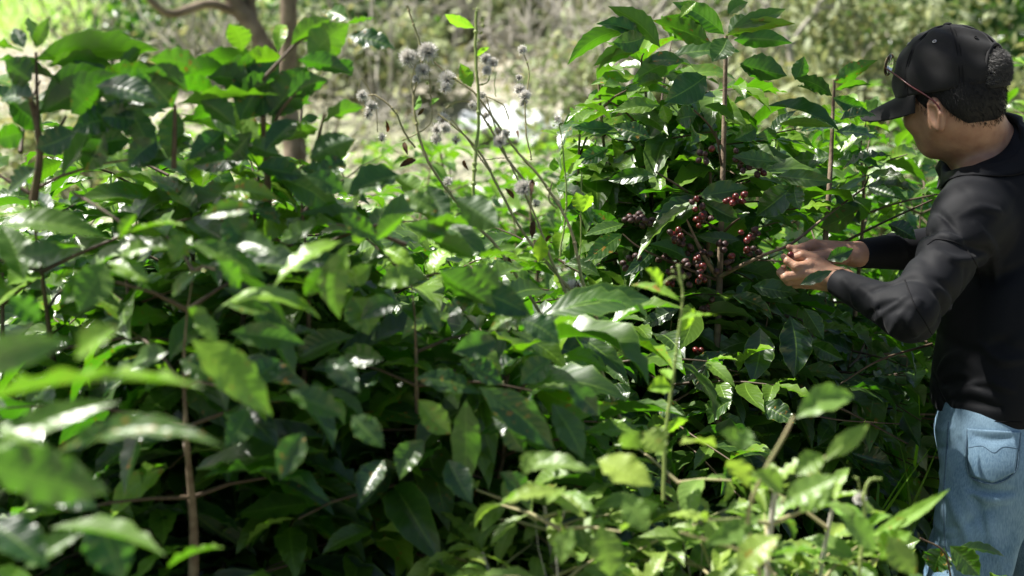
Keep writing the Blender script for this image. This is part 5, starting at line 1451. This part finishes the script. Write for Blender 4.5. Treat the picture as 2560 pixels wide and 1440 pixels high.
# leafy bushes and trees on the slope
def bush(label, base, rad, n, seed, mat='weed', name='bush', young=.2, leaf=.11, trunk=None, group='leafy bushes on the slope', cat='bush'):
    r = np.random.default_rng(seed)
    o = empty(name, base, label, cat, group)
    base = np.asarray(base, float); cc = base + [0, 0, rad[2] * .9 + (trunk or 0)]
    cl = cc + nrm(r.normal(0, 1, (26, 3))) * r.uniform(.35, 1, (26, 1)) * rad
    ci = r.integers(0, 26, n)
    Pp = cl[ci] + r.normal(0, .22, (n, 3)) * rad
    f = MB(); leaves(f, Pp, r.normal(0, 1, (n, 3)) - [0, 0, .3], r.normal(0, .5, (n, 3)) + [0, 0, 1], leaf * r.uniform(.6, 1.2, n), leaf * .42 * r.uniform(.7, 1.2, n), .5, .2, .03, tints(n, young, .2), nu=5, nv=3)
    part(f, 'crown' if trunk else 'foliage', M[mat], o)
    t_ = MB()
    for c in cl[:12]:
        pts = spline([base, base + (cc - base) * .5 + r.normal(0, .05, 3), c], 10)
        tube(t_, pts, np.linspace(.02 if not trunk else .05, .005, 10), 6)
    part(t_, 'trunk' if trunk else 'branches', M['bark'], o)


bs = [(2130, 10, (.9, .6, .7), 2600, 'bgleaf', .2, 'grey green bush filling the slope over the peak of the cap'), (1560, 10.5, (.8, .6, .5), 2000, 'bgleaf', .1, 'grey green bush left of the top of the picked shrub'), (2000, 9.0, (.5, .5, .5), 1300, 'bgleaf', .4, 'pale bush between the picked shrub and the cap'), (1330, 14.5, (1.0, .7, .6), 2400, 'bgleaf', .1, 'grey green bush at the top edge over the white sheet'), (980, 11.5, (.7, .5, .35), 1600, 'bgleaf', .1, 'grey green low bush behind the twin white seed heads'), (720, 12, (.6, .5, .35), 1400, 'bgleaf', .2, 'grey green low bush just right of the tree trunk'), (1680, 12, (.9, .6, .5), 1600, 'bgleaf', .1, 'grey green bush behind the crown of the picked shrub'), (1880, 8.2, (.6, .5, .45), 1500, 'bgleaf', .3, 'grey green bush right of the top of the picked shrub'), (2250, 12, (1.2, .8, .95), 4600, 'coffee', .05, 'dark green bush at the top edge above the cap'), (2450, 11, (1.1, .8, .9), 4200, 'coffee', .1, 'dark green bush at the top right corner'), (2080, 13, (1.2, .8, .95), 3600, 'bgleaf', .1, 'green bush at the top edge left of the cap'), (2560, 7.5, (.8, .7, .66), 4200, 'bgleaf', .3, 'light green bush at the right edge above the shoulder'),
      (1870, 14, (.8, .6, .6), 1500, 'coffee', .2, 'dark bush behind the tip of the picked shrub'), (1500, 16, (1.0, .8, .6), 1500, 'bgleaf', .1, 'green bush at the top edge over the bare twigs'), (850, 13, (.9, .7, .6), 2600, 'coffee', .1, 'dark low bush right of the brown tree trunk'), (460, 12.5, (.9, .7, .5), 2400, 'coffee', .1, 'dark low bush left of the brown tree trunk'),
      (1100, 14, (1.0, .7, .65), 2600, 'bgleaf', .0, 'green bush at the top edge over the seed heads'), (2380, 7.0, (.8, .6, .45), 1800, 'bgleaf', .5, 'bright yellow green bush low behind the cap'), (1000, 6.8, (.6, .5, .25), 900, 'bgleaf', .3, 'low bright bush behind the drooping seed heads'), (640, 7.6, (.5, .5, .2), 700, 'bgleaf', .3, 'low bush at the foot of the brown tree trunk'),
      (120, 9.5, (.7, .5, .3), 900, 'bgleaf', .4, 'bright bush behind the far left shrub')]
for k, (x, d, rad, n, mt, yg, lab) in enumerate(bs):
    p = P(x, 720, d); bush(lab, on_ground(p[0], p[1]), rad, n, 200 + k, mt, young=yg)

# brown forked tree
tb = P(668, 720, 8.2); tb = on_ground(tb[0], tb[1])
tr = empty('tree', tb, 'brown forked tree trunk blurred behind the left hand shrubs', 'tree')
def up(x, y, d): return P(x, y, d)
mb = MB()
tube(mb, spline([tb - [0, 0, .1], up(735, 420, 8.2), up(722, 300, 8.2), up(690, 180, 8.2), up(655, 110, 8.2)], 22), np.linspace(.075, .06, 22), 12)
tube(mb, spline([up(690, 190, 8.2), up(640, 80, 8.2), up(590, 10, 8.2), up(540, -120, 8.2), up(500, -500, 8.3)], 22), np.linspace(.055, .045, 22), 12)
tube(mb, spline([up(705, 240, 8.2), up(722, 120, 8.15), up(722, 0, 8.1), up(735, -200, 8.1), up(760, -600, 8.0)], 22), np.linspace(.055, .045, 22), 12)
tube(mb, spline([up(640, 90, 8.2), up(625, 0, 8.25), up(640, -160, 8.3)], 12), np.linspace(.04, .03, 12), 10)
tube(mb, spline([up(590, 30, 8.2), up(520, 10, 8.1), up(430, 35, 8.0), up(380, 5, 7.9), up(330, -60, 7.9)], 16), np.linspace(.03, .02, 16), 8)
M['treebark'] = plain('tree bark', (.10, .07, .045), .9, (.26, .20, .14), 9, .8, dist=.01)
part(mb, 'trunk', M['treebark'], tr)
n = 3500; cc = np.array([tb[0] - .6, tb[1], 5.6])
cl = cc + nrm(rng.normal(0, 1, (60, 3))) * rng.uniform(.3, 1, (60, 1)) * [2.2, 1.8, 1.2]
Pp = cl[rng.integers(0, 60, n)] + rng.normal(0, .3, (n, 3))
mb = MB(); leaves(mb, Pp, rng.normal(0, 1, (n, 3)) - [0, 0, .3], rng.normal(0, .5, (n, 3)) + [0, 0, 1], rng.uniform(.08, .16, n), rng.uniform(.04, .07, n), .5, .2, .03, tints(n, .2), nu=5, nv=3)
part(mb, 'crown', M['weed'], tr)

# white sheet lying on the slope
pc = ray_ground(1295, 352)
sh = MB(); nu2, nv2 = 40, 22
pl = ray_ground(1150, 350); pr = ray_ground(1445, 330)
wd = np.linalg.norm(pr - pl)
V = []
for a in range(nu2):
    for b_ in range(nv2):
        u, v = a / (nu2 - 1), b_ / (nv2 - 1)
        wdt = .25 + .75 * math.sin(math.pi * min(1, .12 + u * .95)) ** .6
        x = pl[0] + (pr[0] - pl[0]) * u; y = pc[1] - .35 * wdt + v * .6 * wdt
        V.append([x, y, float(ground_z(x, y)) + .10 + .07 * v + .04 * math.sin(9 * u + 5 * v) + .03 * math.sin(17 * v + 11 * u * u) + .02 * math.sin(31 * u)])
i = np.arange(nu2 - 1)[:, None] * nv2; j = np.arange(nv2 - 1)[None]
sh.add(V, np.stack([i + j, i + nv2 + j, i + nv2 + j + 1, i + j + 1], -1).reshape(-1, 4))
M['sheet'] = plain('white plastic sheet', (.62, .64, .66), .5, (.5, .52, .54), 6, .3)
so = sh.build('plastic_sheet', M['sheet']); md = so.modifiers.new('s', 'SOLIDIFY'); md.thickness = .004
tag(so, 'crumpled white plastic sheet lying on the slope behind the dry weeds', 'sheet')

# added shade tree out of view, its leaf clumps set to shade chosen spots
st_b = np.array([3.4, 2.4, 0.0])
sh_o = empty('unseen_shade_tree', st_b, 'tall unseen shade tree added to the right of the person, leaf clumps placed to cast shade', 'tree')
mb = MB(); tube(mb, spline([st_b, [3.3, 2.4, 2.0], [3.0, 2.4, 4.0], [2.2, 2.4, 5.6]], 24), np.linspace(.16, .07, 24), 12)
def cast(p, z):
    """the point at height z whose shadow falls on p"""
    p = np.asarray(p, float); s_ = (z - p[2]) / SUN.z
    return p + np.array(SUN) * s_
targets = [(P(2560, 620, 2.9), .30, .6), (P(2560, 860, 2.8), .30, .8), (P(2060, 650, 2.6), .13, .8), (P(2190, 700, 2.6), .14, .4), (P(2320, 300, 2.7), .10, .3), (P(2450, 1130, 2.65), .16, .4),
           (P(700, 1250, 2.0), .3, .9), (P(250, 1380, 1.7), .25, .8), (P(1050, 1250, 2.1), .28, .9), (P(850, 950, 2.0), .2, .7), (P(1700, 1050, 2.7), .3, .25), (P(2100, 1100, 2.9), .3, .3)]
BB = []
for k, (p, sp, den) in enumerate(targets):
    z0 = 4.6 + .25 * (k % 4)
    c = cast(p, z0)
    n_ = max(3, int(den * sp * sp * 300))
    BB.append(c + rng.normal(0, 1, (n_, 3)) * [sp * .62, sp * .62, .12])
    tube(mb, spline([[3.0, 2.4, 4.0], [(3.0 + c[0]) / 2, (2.4 + c[1]) / 2, 5.3], c], 14), np.linspace(.02, .004, 14), 7)
part(mb, 'trunk', M['treebark'], sh_o)
BB = np.concatenate(BB); n = len(BB)
mb = MB(); leaves(mb, BB, rng.normal(0, 1, (n, 3)) * [1, 1, .3], rng.normal(0, .35, (n, 3)) + [0, 0, 1], rng.uniform(.09, .17, n), rng.uniform(.05, .085, n), .4, .2, .03, tints(n, .1), nu=5, nv=3)
part(mb, 'crown', M['coffee'], sh_o)
